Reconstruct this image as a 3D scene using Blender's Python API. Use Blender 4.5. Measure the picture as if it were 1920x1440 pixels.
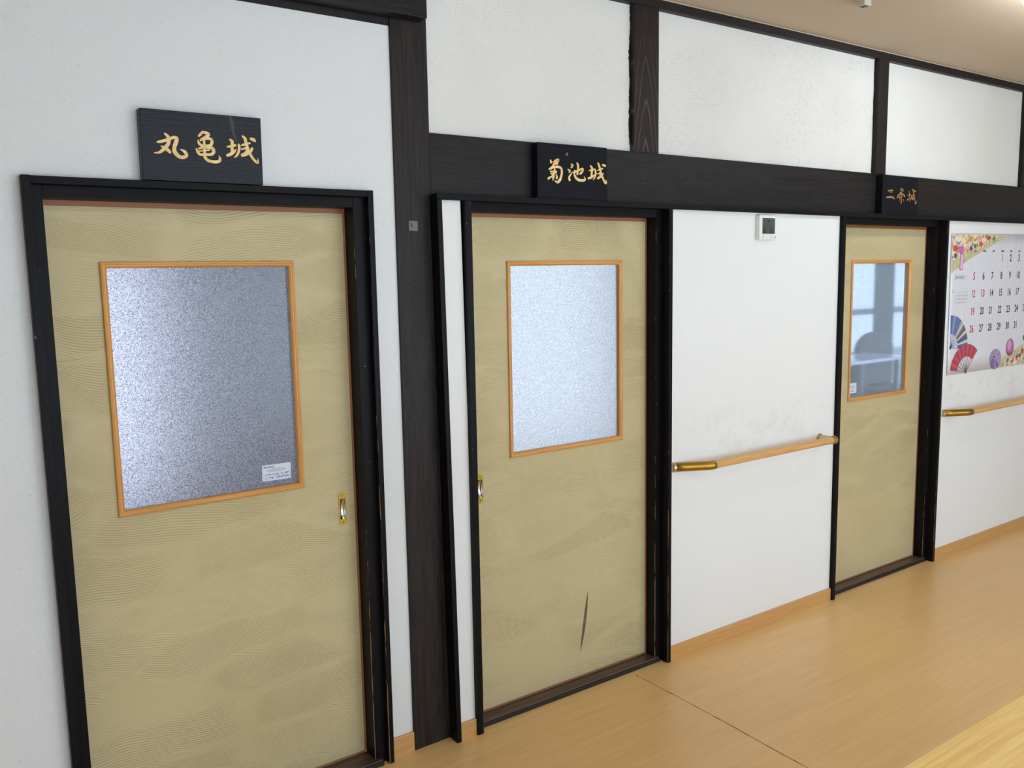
import bpy, bmesh, math, random, json
from mathutils import Vector, Matrix
random.seed(7)
SC = bpy.context.scene
for o in list(bpy.data.objects): bpy.data.objects.remove(o)

# ------------------------------------------------------------------ camera
yaw, pitch, roll = math.radians(34.974), math.radians(-7.208), math.radians(-1.0614)
fw = Vector((math.sin(yaw)*math.cos(pitch), math.cos(yaw)*math.cos(pitch), math.sin(pitch)))
r0 = Vector((math.cos(yaw), -math.sin(yaw), 0)); u0 = r0.cross(fw)
r1 = math.cos(roll)*r0 + math.sin(roll)*u0; u1 = -math.sin(roll)*r0 + math.cos(roll)*u0
cd = bpy.data.cameras.new('camera'); cam = bpy.data.objects.new('camera', cd); SC.collection.objects.link(cam)
cam.matrix_world = Matrix(((r1.x, u1.x, -fw.x, 0.0), (r1.y, u1.y, -fw.y, -2.5), (r1.z, u1.z, -fw.z, 1.6192), (0, 0, 0, 1)))
cd.sensor_width = 36; cd.lens = 30.04; cd.clip_start = .02
SC.camera = cam

# ------------------------------------------------------------------ world and exposure
SC.view_settings.view_transform = 'Standard'; SC.view_settings.look = 'None'
SC.view_settings.gamma = 1; SC.view_settings.use_curve_mapping = False
SC.view_settings.exposure = 0.54
W = bpy.data.worlds.new('overcast_sky'); SC.world = W; W.use_nodes = True
wn = W.node_tree.nodes; bg = wn['Background']
bg.inputs[0].default_value = (.68, .84, 1.0, 1); bg.inputs[1].default_value = 3.75
CE = 2.66                       # ceiling height
FRONT_WIN = [(-.1, 1.6), (2.1, 4.1), (4.6, 5.6)]    # windows of the side the camera stands on: x ranges
YF = -4.1; WZ0, WZ1 = .12, 2.25
def portal(name, loc, rot, sx, sy):
    l = bpy.data.lights.new(name, 'AREA'); l.shape = 'RECTANGLE'; l.size = sx; l.size_y = sy
    l.energy = 1; l.cycles.is_portal = True
    o = bpy.data.objects.new(name, l); SC.collection.objects.link(o); o.location = loc; o.rotation_euler = rot
    return o
for a, b in FRONT_WIN:
    portal('daylight_opening', ((a+b)/2, YF-.1, (WZ0+WZ1)/2), (math.radians(90), 0, 0), b-a, WZ1-WZ0)

# ------------------------------------------------------------------ helpers
def link(o): SC.collection.objects.link(o); return o
def tag(o, label=None, cat=None, group=None, kind=None):
    if label: o['label'] = label
    if cat: o['category'] = cat
    if group: o['group'] = group
    if kind: o['kind'] = kind
    return o
def empty(name, loc=(0, 0, 0)):
    o = link(bpy.data.objects.new(name, None)); o.location = loc; o.empty_display_size = .1
    return o
def obj(name, bm, mats, parent=None, smooth=False, bevel=0, seg=2):
    me = bpy.data.meshes.new(name); bmesh.ops.recalc_face_normals(bm, faces=bm.faces); bm.to_mesh(me); bm.free()
    if not isinstance(mats, (list, tuple)): mats = [mats]
    for m in mats: me.materials.append(m)
    if smooth:
        for p in me.polygons: p.use_smooth = True
    o = link(bpy.data.objects.new(name, me))
    if parent:
        o.parent = parent
        pl = parent.location.copy(); q = parent.parent
        while q: pl += q.location; q = q.parent
        me.transform(Matrix.Translation(-pl))
    if bevel:
        md = o.modifiers.new('bevel', 'BEVEL'); md.width = bevel; md.segments = seg; md.limit_method = 'ANGLE'; md.angle_limit = math.radians(40)
    return o
def box(bm, x0, x1, y0, y1, z0, z1, mi=0, shear=0):
    """axis aligned box; shear leans the top in x"""
    vs = [bm.verts.new((x + (0 if z == z0 else shear), y, z)) for z in (z0, z1) for y in (y0, y1) for x in (x0, x1)]
    for f in ((0, 1, 3, 2), (4, 5, 7, 6), (0, 1, 5, 4), (2, 3, 7, 6), (0, 2, 6, 4), (1, 3, 7, 5)):
        fc = bm.faces.new([vs[i] for i in f]); fc.material_index = mi
def boxes(*L):
    bm = bmesh.new()
    for b in L: box(bm, *b)
    return bm
def grid_box(x0, x1, y0, y1, z0, z1, nx=1, ny=1, nz=1):
    bm = boxes((x0, x1, y0, y1, z0, z1)); return bm
def tube(bm, pts, r, n=20, caps=True, radii=None):
    pts = [Vector(p) for p in pts]; rings = []
    for i, p in enumerate(pts):
        d = (pts[min(i+1, len(pts)-1)] - pts[max(i-1, 0)]).normalized()
        a = d.cross(Vector((0, 0, 1)));
        if a.length < 1e-3: a = Vector((1, 0, 0))
        a.normalize(); b = d.cross(a).normalized(); rr = radii[i] if radii else r
        rings.append([bm.verts.new(p + rr*(math.cos(2*math.pi*k/n)*a + math.sin(2*math.pi*k/n)*b)) for k in range(n)])
    for A, B in zip(rings, rings[1:]):
        for k in range(n): bm.faces.new((A[k], A[(k+1) % n], B[(k+1) % n], B[k]))
    if caps: bm.faces.new(rings[0]); bm.faces.new(rings[-1][::-1])
def prism_xz(bm, pts, y0, y1, mi=0):
    """closed outline in the wall plane (x, z), given a thickness in y"""
    A = [bm.verts.new((x, y0, z)) for x, z in pts]; B = [bm.verts.new((x, y1, z)) for x, z in pts]
    f = bm.faces.new(A); f.material_index = mi; f = bm.faces.new(B[::-1]); f.material_index = mi
    n = len(pts)
    for i in range(n):
        f = bm.faces.new((A[i], B[i], B[(i+1) % n], A[(i+1) % n])); f.material_index = mi

# ------------------------------------------------------------------ materials
def lin(c):
    return tuple([((v/255+.055)/1.055)**2.4 if v/255 > .04045 else v/255/12.92 for v in c]) + (1,)
def mat(name, color=(200, 200, 200), rough=.5, metal=0, spec=.5, **kw):
    m = bpy.data.materials.new(name); m.use_nodes = True; b = m.node_tree.nodes['Principled BSDF']
    b.inputs['Base Color'].default_value = lin(color); b.inputs['Roughness'].default_value = rough
    b.inputs['Metallic'].default_value = metal; b.inputs['Specular IOR Level'].default_value = spec
    for k, v in kw.items(): b.inputs[k.replace('_', ' ')].default_value = v
    return m
class NT:
    def __init__(s, m): s.m = m; s.t = m.node_tree; s.b = s.t.nodes.get('Principled BSDF')
    def n(s, kind, **kw):
        o = s.t.nodes.new(kind)
        for k, v in kw.items():
            if k.startswith('i_'):
                key = k[2:].replace('_', ' '); key = int(key) if key.isdigit() else key
                o.inputs[key].default_value = v
            else: setattr(o, k, v)
        return o
    def l(s, a, b): s.t.links.new(a, b)
    def sock(s, inp, v):
        if isinstance(v, (int, float)): inp.default_value = v
        elif isinstance(v, tuple): inp.default_value = v
        else: s.l(v, inp)
    def math(s, op, a, b=0., c=None, clamp=False):
        o = s.n('ShaderNodeMath', operation=op, use_clamp=clamp); s.sock(o.inputs[0], a); s.sock(o.inputs[1], b)
        if c is not None: s.sock(o.inputs[2], c)
        return o.outputs[0]
    def coord(s, scale=(1, 1, 1), rot=(0, 0, 0)):
        # world position, so that grain runs on from piece to piece
        g = s.n('ShaderNodeNewGeometry'); mp = s.n('ShaderNodeMapping'); mp.inputs['Scale'].default_value = scale; mp.inputs['Rotation'].default_value = rot
        s.l(g.outputs['Position'], mp.inputs[0]); return mp.outputs[0]
    def streak(s, ang, scale):
        g = s.n('ShaderNodeNewGeometry'); a = s.n('ShaderNodeMapping'); a.inputs['Rotation'].default_value = (0, ang, 0); s.l(g.outputs['Position'], a.inputs[0])
        b = s.n('ShaderNodeMapping'); b.inputs['Scale'].default_value = scale; s.l(a.outputs[0], b.inputs[0]); return b.outputs[0]
    def noise(s, vec, scale, detail=3, rough=.55, dist=0):
        o = s.n('ShaderNodeTexNoise'); s.l(vec, o.inputs['Vector']); o.inputs['Scale'].default_value = scale
        o.inputs['Detail'].default_value = detail; o.inputs['Roughness'].default_value = rough; o.inputs['Distortion'].default_value = dist
        return o.outputs[0]
    def ramp(s, fac, stops):
        o = s.n('ShaderNodeValToRGB'); s.sock(o.inputs[0], fac); e = o.color_ramp.elements
        while len(e) < len(stops): e.new(.5)
        for k, (p, c) in zip(e, stops): k.position = p; k.color = c if len(c) == 4 else lin(c)
        return o.outputs[0]
    def mix(s, fac, a, b, mode='MIX'):
        o = s.n('ShaderNodeMix', data_type='RGBA', blend_type=mode); s.sock(o.inputs[0], fac); s.sock(o.inputs[6], a); s.sock(o.inputs[7], b)
        return o.outputs[2]
    def bump(s, h, strength=.3, dist=.002, prev=None):
        o = s.n('ShaderNodeBump'); o.inputs['Strength'].default_value = strength; o.inputs['Distance'].default_value = dist
        s.l(h, o.inputs['Height'])
        if prev is not None: s.l(prev, o.inputs['Normal'])
        return o.outputs[0]
    def normal(s, x): s.l(x, s.b.inputs['Normal'])
    def color(s, x): s.l(x, s.b.inputs['Base Color'])
    def rough(s, x): s.l(x, s.b.inputs['Roughness'])
    def xyz(s):
        g = s.n('ShaderNodeNewGeometry'); q = s.n('ShaderNodeSeparateXYZ'); s.l(g.outputs['Position'], q.inputs[0]); return q.outputs

BW = (0, 0, 0, 1); WH = (1, 1, 1, 1)
# white washi-like wallpaper with pressed fibres
M_paper = mat('fibre_wallpaper', (229, 229, 229), .75, spec=.25); t = NT(M_paper)
v = t.coord((1, 1, 1))
h1 = t.noise(t.streak(.7, (42, 60, 190)), 1.5, 4, .6, .9)
h2 = t.noise(t.streak(2.2, (46, 60, 180)), 1.3, 4, .6, .9)
hh = t.math('MAXIMUM', h1, h2)
t.normal(t.bump(hh, .75, .0034))
fib = t.math('MAXIMUM', t.noise(t.streak(.9, (36, 36, 330)), 1.5, 1, .4, .7), t.noise(t.streak(-.5, (40, 40, 330)), 1.3, 1, .4, .7))
fib2 = t.noise(t.coord((10, 10, 10)), 3, 2)
fm = t.math('MULTIPLY', t.math('GREATER_THAN', fib, .73), t.math('GREATER_THAN', fib2, .5))
t.color(t.mix(t.math('MULTIPLY', fm, .32), lin((229, 229, 229)), lin((176, 150, 120))))
# fine embossed wallpaper
M_emboss = mat('embossed_wallpaper', (235, 234, 232), .7, spec=.25); t = NT(M_emboss)
v = t.coord()
h = t.noise(v, 200, 3, .6); t.normal(t.bump(h, .7, .0026))
big = t.noise(v, 9, 5, .7)
xx, yy, zz = t.xyz()
band = t.math('SUBTRACT', 1., t.math('MULTIPLY', t.math('ABSOLUTE', t.math('SUBTRACT', zz, .93)), 7.), clamp=True)   # scuffs above the rail
spot = t.math('MULTIPLY', t.math('MULTIPLY', t.ramp(big, [(.5, BW), (.66, WH)]), t.math('MULTIPLY', t.noise(v, 110, 4, .7), 1.6)), band)
speck = t.math('GREATER_THAN', t.noise(v, 85, 1), .8)
dirt = t.math('ADD', t.math('MULTIPLY', spot, .2), t.math('MULTIPLY', speck, .2), clamp=True)
t.color(t.mix(dirt, lin((235, 234, 232)), lin((140, 134, 128))))
# old plaster with fine dark mould specks between the studs
M_plaster = mat('old_plaster', (226, 223, 217), .85, spec=.2); t = NT(M_plaster)
v = t.coord()
h = t.noise(v, 150, 4, .65); t.normal(t.bump(h, .6, .002))
pn = t.noise(v, 330, 2, .6); reg = t.noise(t.coord((1.0, 1, 1.3)), 2.2, 3, .6)
sp = t.math('MULTIPLY', t.math('GREATER_THAN', pn, .62), t.ramp(reg, [(.36, BW), (.56, WH)]))
xq = t.xyz()[0]; sp = t.math('MULTIPLY', sp, t.math('SUBTRACT', 1., t.math('ADD', t.math('MULTIPLY', t.math('GREATER_THAN', xq, 3.95), .85), t.math('MULTIPLY', t.math('LESS_THAN', xq, 2.35), .45))))
tone = t.ramp(t.noise(v, 1.3, 4), [(.35, (230, 228, 224)), (.7, (222, 219, 213))])
t.color(t.mix(t.math('MULTIPLY', sp, .55), tone, lin((120, 112, 100))))
# dark stained timber
def dark_wood(name, axis, base=(36, 31, 31), hi=(66, 56, 53), rough=.42, wear=0.0, bumps=.35, spec=.22):
    m = mat(name, base, rough, spec=spec); t = NT(m)
    base = tuple(int(q*.62) for q in base); hi = tuple(int(q*.66) for q in hi)
    sc = {'x': (2.2, 34, 34), 'y': (34, 2.2, 34), 'z': (34, 34, 2.2)}[axis]
    v = t.coord(sc)
    g = t.noise(v, 1.6, 5, .65, .6); g2 = t.noise(t.coord(tuple(q*.35 for q in sc)), 1.2, 3, .6, 1.6)
    ring = t.math('FRACT', t.math('MULTIPLY', g2, 9.))
    ringr = t.math('ABSOLUTE', t.math('SUBTRACT', ring, .5))
    f = t.math('ADD', t.math('MULTIPLY', g, .75), t.math('MULTIPLY', ringr, .4))
    c = t.ramp(f, [(.3, base), (.72, hi)])
    n = t.noise(t.coord(), 55, 2, .5)
    sp = t.math('GREATER_THAN', n, .79)
    c = t.mix(t.math('MULTIPLY', sp, .35), c, lin((150, 140, 130)))
    t.color(c); t.normal(t.bump(f, bumps, .0015))
    t.rough(t.ramp(g, [(.3, (0.40,)*3+(1,)), (.8, (0.62,)*3+(1,))]))
    return m
def add_rings(m, fn, col, amt):
    t = NT(m); old = t.b.inputs['Base Color'].links[0].from_socket; x, y, z = t.xyz()
    t.color(t.mix(t.math('MULTIPLY', fn(t, x, z), amt), old, lin(col)))
def arches(t, x, z):
    u = t.math('DIVIDE', t.math('SUBTRACT', x, t.math('ADD', 2.384, t.math('MULTIPLY', t.math('SUBTRACT', t.noise(t.coord((0, 0, 1)), 3, 1), .5), .03))), .026)
    f = t.math('ADD', t.math('MULTIPLY', z, 6.5), t.math('MULTIPLY', t.math('POWER', t.math('ABSOLUTE', u), 1.5), .62))
    f = t.math('ADD', f, t.math('MULTIPLY', t.noise(t.coord((30, 30, 4)), 1, 2), .35))
    l = t.math('ABSOLUTE', t.math('SUBTRACT', t.math('FRACT', f), .5))
    low = t.math('MULTIPLY', t.math('SUBTRACT', 2.55, z), 4., clamp=True)
    return t.math('MULTIPLY', t.ramp(l, [(.40, BW), (.485, WH)]), low)
def knot(t, x, z):
    dx = t.math('MULTIPLY', t.math('SUBTRACT', x, 2.372), .55); dz = t.math('SUBTRACT', z, 1.985)
    d = t.math('SQRT', t.math('ADD', t.math('MULTIPLY', dx, dx), t.math('MULTIPLY', dz, dz)))
    d2 = t.math('ADD', d, t.math('MULTIPLY', t.noise(t.coord((.6, 1, 1)), 14, 3), .03))
    l = t.math('ABSOLUTE', t.math('SUBTRACT', t.math('FRACT', t.math('MULTIPLY', d2, 80.)), .5))
    return t.math('MULTIPLY', t.ramp(l, [(.25, BW), (.5, WH)]), t.math('SUBTRACT', 1., t.math('MULTIPLY', d, 16.), clamp=True))
M_stud = dark_wood('brown_stud_timber', 'z', (42, 32, 30), (70, 54, 49), .5, bumps=.4); add_rings(M_stud, arches, (92, 74, 68), .8)
M_dx = dark_wood('dark_timber_horizontal', 'x'); M_dz = dark_wood('dark_timber_vertical', 'z')
M_post = dark_wood('dark_post_timber', 'z', (38, 32, 31), (78, 64, 57), .5, bumps=.6)
M_beam = dark_wood('dark_beam_timber', 'x', (34, 31, 33), (62, 54, 52), .45, bumps=.6)
add_rings(M_beam, knot, (62, 55, 54), .45)
M_casx = dark_wood('painted_casing_horizontal', 'x', (28, 26, 29), (44, 41, 44), .38, bumps=.15, spec=.10)
# casing wood worn back to bare timber along its edges near the floor
def worn(name, edges, thr=.63):
    m = mat(name, (30, 27, 28), .4); t = NT(m); v = t.coord((30, 30, 2.5))
    g = t.noise(v, 1.5, 4, .6); c = t.ramp(g, [(.3, (17, 15, 17)), (.75, (27, 24, 26))]); t.b.inputs['Specular IOR Level'].default_value = .09
    x, y, z = t.xyz(); tot = None
    for ex, ey, w, top in edges:
        near = t.math('MULTIPLY', t.math('LESS_THAN', t.math('ABSOLUTE', t.math('SUBTRACT', x, ex)), w), t.math('LESS_THAN', t.math('ABSOLUTE', t.math('SUBTRACT', y, ey)), w*1.3))
        low = t.math('SUBTRACT', 1., t.math('DIVIDE', z, top), clamp=True)
        nn = t.noise(t.coord((200, 200, 14)), 1., 3, .6)
        mk = t.math('MULTIPLY', near, t.math('GREATER_THAN', t.math('ADD', nn, t.math('MULTIPLY', low, .22)), thr))
        tot = mk if tot is None else t.math('MAXIMUM', tot, mk)
    n = t.noise(t.coord(), 70, 2, .5); sp = t.math('MULTIPLY', t.math('GREATER_THAN', n, .77), .4)
    c = t.mix(sp, c, lin((160, 150, 140)))
    t.color(t.mix(t.math('MULTIPLY', tot, .75), c, lin((150, 118, 84))))
    t.normal(t.bump(g, .2, .001)); return m
M_cas1 = worn('worn_casing', [(1.1855, -.049, .0026, 1.3), (1.204, -.049, .0018, .8), (1.145, -.023, .0022, 1.3)])
M_cas2 = worn('worn_casing_middle', [(1.5455, -.077, .0014, .8), (2.4325, -.032, .002, .8), (2.463, -.077, .0014, .7)])
M_cas3 = worn('worn_casing_far', [(3.624, -.077, .0016, .8), (4.492, -.032, .002, .9), (4.5225, -.077, .0014, .7)], .67)

# floor
M_floor = mat('wood_grain_vinyl_floor', (198, 160, 108), .33, spec=.5); t = NT(M_floor)
g = t.noise(t.coord((1.1, 22, 1)), 2.2, 6, .62, .35); g2 = t.noise(t.coord((.5, 5, 1)), 1.5, 3, .5); g3 = t.noise(t.coord((6, 190, 1)), 1.5, 3, .6)
f = t.math('ADD', t.math('ADD', t.math('MULTIPLY', g, .55), t.math('MULTIPLY', g2, .3)), t.math('MULTIPLY', g3, .22))
t.color(t.ramp(f, [(.36, (224, 182, 121)), (.5, (229, 187, 125)), (.68, (236, 197, 138))]))
t.rough(t.ramp(g3, [(.3, (.30,)*3+(1,)), (.8, (.42,)*3+(1,))]))
t.normal(t.bump(g3, .12, .0006))
M_crack = mat('dirty_floor_joint', (92, 74, 48), .8)
# ceiling
M_ceil = mat('beige_ceiling_board', (200, 182, 160), .9, spec=.1); t = NT(M_ceil)
t.normal(t.bump(t.noise(t.coord(), 60, 4, .6), .15, .001))
M_white = mat('white_paint', (225, 222, 214), .6)
M_room = mat('room_wall_paint', (205, 206, 210), .8)
M_roomfloor = mat('room_floor_mat', (150, 140, 115), .7)
# honey wood (glazing beads, baseboards)
def honey(name, c0, c1, axis='x', rough=.38):
    m = mat(name, c0, rough); t = NT(m); sc = {'x': (3, 60, 60), 'z': (60, 60, 3)}[axis]
    g = t.noise(t.coord(sc), 1.5, 4, .6, .4); t.color(t.ramp(g, [(.3, c0), (.75, c1)])); return m
M_bead = honey('honey_glazing_bead', (200, 137, 66), (226, 166, 92)); M_beadz = honey('honey_glazing_bead_upright', (200, 137, 66), (226, 166, 92), 'z')
M_base = honey('honey_baseboard', (197, 146, 86), (210, 163, 104))
M_edge = mat('brown_edge_strip', (150, 98, 62), .5)
M_edgetop = mat('shaded_brown_door_edge', (148, 92, 44), .5)  # wood colour darkened to hold the shadow under the door head
M_rail = honey('varnished_handrail_wood', (204, 150, 88), (228, 180, 118), 'x', .28)
M_brass = mat('brass', (172, 134, 56), .36, metal=1); M_brassdull = mat('gold_plate', (170, 146, 62), .32, metal=1)
M_champ = mat('champagne_metal', (196, 180, 140), .34, metal=1)
M_chrome = mat('polished_scoop', (205, 200, 196), .16, metal=1)
M_screw = mat('screw_head', (120, 100, 40), .35, metal=1)

# door skin: overlapping patches of combed waves pressed into olive beige sheet
M_leaf = mat('combed_wave_door_skin', (200, 184, 141), .5, spec=.42); t = NT(M_leaf)
x, y, z = t.xyz()
cx_ = t.n('ShaderNodeCombineXYZ'); t.l(x, cx_.inputs[0]); t.l(z, cx_.inputs[1])
wob = t.n('ShaderNodeTexNoise'); t.l(cx_.outputs[0], wob.inputs['Vector']); wob.inputs['Scale'].default_value = 3.2; wob.inputs['Detail'].default_value = 1
wv = t.n('ShaderNodeVectorMath', operation='MULTIPLY_ADD'); t.l(wob.outputs['Color'], wv.inputs[0]); wv.inputs[1].default_value = (.16, .07, 0); t.l(cx_.outputs[0], wv.inputs[2])
heights = []
for k, (sx, sz, per, off) in enumerate([(2.35, 7.8, .0076, 0.), (2.9, 9.2, .0070, 5.3)]):
    mp = t.n('ShaderNodeMapping'); t.l(wv.outputs[0], mp.inputs[0]); mp.inputs['Scale'].default_value = (sx, sz, 1); mp.inputs['Location'].default_value = (off, off*.7, 0)
    mp.inputs['Rotation'].default_value = (0, 0, .16 if k else -.10)
    vo = t.n('ShaderNodeTexVoronoi', voronoi_dimensions='2D'); t.l(mp.outputs[0], vo.inputs['Vector']); vo.inputs['Scale'].default_value = 1; vo.inputs['Randomness'].default_value = .9
    ds = t.n('ShaderNodeVectorMath', operation='SUBTRACT'); t.l(mp.outputs[0], ds.inputs[0]); t.l(vo.outputs['Position'], ds.inputs[1])
    q = t.n('ShaderNodeSeparateXYZ'); t.l(ds.outputs[0], q.inputs[0]); c = t.n('ShaderNodeSeparateColor'); t.l(vo.outputs['Color'], c.inputs[0])
    dx = t.math('DIVIDE', q.outputs[0], sx); dz = t.math('DIVIDE', q.outputs[1], sz)
    curv = t.math('MULTIPLY', t.math('SUBTRACT', c.outputs[0], .5), 3.4)
    tilt = t.math('MULTIPLY', t.math('SUBTRACT', c.outputs[1], .42), .85)
    s3 = t.math('ADD', t.math('ADD', dz, t.math('MULTIPLY', t.math('MULTIPLY', dx, dx), curv)), t.math('MULTIPLY', dx, tilt))
    ln = t.math('SINE', t.math('MULTIPLY', s3, 2*math.pi/per))
    ln = t.math('POWER', t.math('ADD', t.math('MULTIPLY', ln, .5), .5), 3.)
    ve = t.n('ShaderNodeTexVoronoi', voronoi_dimensions='2D', feature='DISTANCE_TO_EDGE'); t.l(mp.outputs[0], ve.inputs['Vector']); ve.inputs['Scale'].default_value = 1; ve.inputs['Randomness'].default_value = .9
    env = t.math('MULTIPLY', t.math('MULTIPLY', ve.outputs['Distance'], 7., clamp=True), t.math('ADD', .35, t.math('MULTIPLY', c.outputs[2], .65)))
    heights.append((ln, env, c.outputs[2]))
hA = t.math('MULTIPLY', heights[0][0], heights[0][1]); eB = t.math('MULTIPLY', heights[1][1], t.math('SUBTRACT', 1., t.math('MULTIPLY', heights[0][1], 1.6), clamp=True))
hh = t.math('MAXIMUM', hA, t.math('MULTIPLY', heights[1][0], eB))
t.normal(t.bump(hh, 1., .00145)); 
tone = t.ramp(t.noise(t.coord(), 2.5, 4), [(.35, (200, 184, 141)), (.7, (193, 176, 133))])
# grubby scuffs and the black scrape low on the middle door
def blob(cx, cz, rx, rz):
    a = t.math('DIVIDE', t.math('SUBTRACT', x, cx), rx); b = t.math('DIVIDE', t.math('SUBTRACT', z, cz), rz)
    return t.math('SUBTRACT', 1., t.math('ADD', t.math('MULTIPLY', a, a), t.math('MULTIPLY', b, b)), clamp=True)
sc_n = t.noise(t.coord((1, 1, 1)), 120, 3, .7)
wearm = t.math('MAXIMUM', blob(1.045, .885, .05, .07), blob(1.665, .865, .045, .06))
wearm = t.math('MULTIPLY', wearm, t.math('GREATER_THAN', sc_n, .5))
tone = t.mix(t.math('MULTIPLY', wearm, .3), tone, lin((200, 188, 160)))
zc = t.math('DIVIDE', t.math('SUBTRACT', z, .245), .125)          # -1..1 along the scrape
xc = t.math('ADD', 2.0965, t.math('ADD', t.math('MULTIPLY', zc, .021), t.math('MULTIPLY', t.math('MULTIPLY', zc, zc), -.004)))
wid = t.math('MULTIPLY', t.math('SUBTRACT', 1., t.math('MULTIPLY', zc, zc), clamp=True), .0078)
sm = t.math('LESS_THAN', t.math('ABSOLUTE', t.math('SUBTRACT', x, xc)), wid)
sm = t.math('MULTIPLY', sm, t.math('ADD', .75, t.math('MULTIPLY', hh, .8), clamp=True))
t.color(t.mix(t.math('MULTIPLY', sm, .95), tone, lin((52, 44, 32))))

# glass
def frosted(name, tint, r, cell, grain, trans_w=.35, dark=(150, 155, 175), dw=.12, ior=1.12):
    m = bpy.data.materials.new(name); m.use_nodes = True; t = NT(m); t.t.nodes.remove(t.b)
    out = t.t.nodes['Material Output']
    x, y, z = t.xyz(); cc = t.n('ShaderNodeCombineXYZ'); t.l(x, cc.inputs[0]); t.l(z, cc.inputs[1])
    vo = t.n('ShaderNodeTexVoronoi', voronoi_dimensions='2D'); t.l(cc.outputs[0], vo.inputs['Vector']); vo.inputs['Scale'].default_value = cell
    col = t.n('ShaderNodeSeparateColor'); t.l(vo.outputs['Color'], col.inputs[0])
    tintc = t.ramp(col.outputs[0], [(0., tuple(v*(1-grain) for v in tint)+(1,)), (.45, tuple(v*(1-.35*grain) for v in tint)+(1,)), (.8, tint+(1,)), (.97, tuple(min(1, v*1.15) for v in tint)+(1,)), (1., tuple(v*(1.5 if grain > .1 else 1.1) for v in tint)+(1,))])
    hue = t.ramp(col.outputs[1], [(0., (1, .86, .86, 1)), (.3, (.88, .92, 1, 1)), (.7, (1, 1, 1, 1)), (1., (.95, .9, 1, 1))])
    tintc = t.mix(1., tintc, hue, 'MULTIPLY')
    bmp = t.bump(vo.outputs['Distance'], .5 if grain > .1 else 0., .0012)
    rf = t.n('ShaderNodeBsdfRefraction'); rf.inputs['IOR'].default_value = ior; rf.inputs['Roughness'].default_value = r; t.l(tintc, rf.inputs[0]); t.l(bmp, rf.inputs['Normal'])
    tr = t.n('ShaderNodeBsdfTranslucent'); t.l(tintc, tr.inputs[0]); t.l(bmp, tr.inputs['Normal'])
    mx = t.n('ShaderNodeMixShader'); mx.inputs[0].default_value = trans_w; t.l(rf.outputs[0], mx.inputs[1]); t.l(tr.outputs[0], mx.inputs[2])
    gl = t.n('ShaderNodeBsdfGlossy'); gl.inputs['Roughness'].default_value = .25
    df = t.n('ShaderNodeBsdfDiffuse'); df.inputs[0].default_value = lin(dark)
    m1 = t.n('ShaderNodeMixShader'); m1.inputs[0].default_value = dw; t.l(mx.outputs[0], m1.inputs[1]); t.l(df.outputs[0], m1.inputs[2])
    m2 = t.n('ShaderNodeMixShader'); m2.inputs[0].default_value = .05; t.l(m1.outputs[0], m2.inputs[1]); t.l(gl.outputs[0], m2.inputs[2])
    t.l(m2.outputs[0], out.inputs[0]); return m
M_gl1 = frosted('sparkling_obscure_glass', (.61, .55, .58), .8, 600, .8, .4, dw=.10, ior=1.2)
M_gl2 = frosted('sparkling_obscure_glass_pale', (.77, .735, .705), .85, 600, .45, .45, dw=.08, ior=1.25)
M_gl3 = frosted('hazy_glass', (.85, .9, .94), .05, 300, .0, .05, dark=(205, 218, 228), dw=.22, ior=1.3)
def milky(name, k):
    m = bpy.data.materials.new(name); m.use_nodes = True; t = NT(m); t.t.nodes.remove(t.b)
    q = t.n('ShaderNodeBsdfTranslucent'); q.inputs[0].default_value = (k, k, k, 1); t.l(q.outputs[0], t.t.nodes['Material Output'].inputs[0]); return m
M_milk1 = milky('milky_window_pane', .7); M_milk2 = milky('milky_window_pane_middle', .55); M_milk3 = milky('milky_window_pane_far', .38)  # milky panes added in the rear windows to dim the sky
# prints, plastics
M_ink = mat('black_ink', (45, 44, 58), .4); M_red = mat('red_ink', (196, 52, 84), .4); M_blue = mat('blue_ink', (60, 110, 190), .4)
M_sheet = mat('glossy_calendar_paper', (222, 222, 230), .22, spec=.6); t = NT(M_sheet)
t.normal(t.bump(t.noise(t.coord((26, 1, 3)), 1., 2, .5), .5, .006))
M_gold = mat('gold_leaf_characters', (236, 190, 106), .45, spec=.4); t = NT(M_gold)
t.color(t.ramp(t.noise(t.coord(), 60, 3), [(.35, (228, 184, 112)), (.7, (246, 218, 158))]))
M_goldold = mat('faded_gold_characters', (168, 120, 62), .5); t = NT(M_goldold)
t.color(t.ramp(t.noise(t.coord(), 150, 3), [(.4, (96, 72, 46)), (.6, (190, 140, 76))]))
def sign_mat(name, c0, c1, r0, r1):
    m = mat(name, c0, .35, spec=.24 if r0 < .3 else .10); t = NT(m)
    g = t.noise(t.coord((7, 50, 150)), 1.5, 4, .65, .3); t.color(t.ramp(g, [(.3, c0), (.75, c1)]))
    t.rough(t.ramp(g, [(.25, (r0,)*3+(1,)), (.75, (r1,)*3+(1,))])); t.normal(t.bump(g, .55, .002)); return m
M_sign1 = sign_mat('black_lacquered_board', (9, 11, 16), (24, 28, 38), .25, .45)
M_sign2 = sign_mat('black_matte_board', (15, 16, 20), (26, 28, 35), .35, .55)
M_figure = mat('dark_knot_figure', (12, 12, 15), .3)
M_plas = mat('white_plastic', (232, 230, 224), .4); M_lcd = mat('grey_green_lcd', (74, 86, 84), .3); M_seg = mat('lcd_segments', (16, 20, 24), .4)
M_label = mat('white_label_paper', (214, 218, 232), .5); M_teal = mat('teal_print', (24, 104, 156), .5); M_greyp = mat('pale_grey_print', (190, 194, 210), .5)
M_tape = mat('grey_tape', (104, 102, 106), .5); M_dot = mat('small_olive_print', (150, 165, 120), .5)
M_counter = mat('pale_ash_counter_top', (222, 184, 116), .35); t = NT(M_counter)
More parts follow.
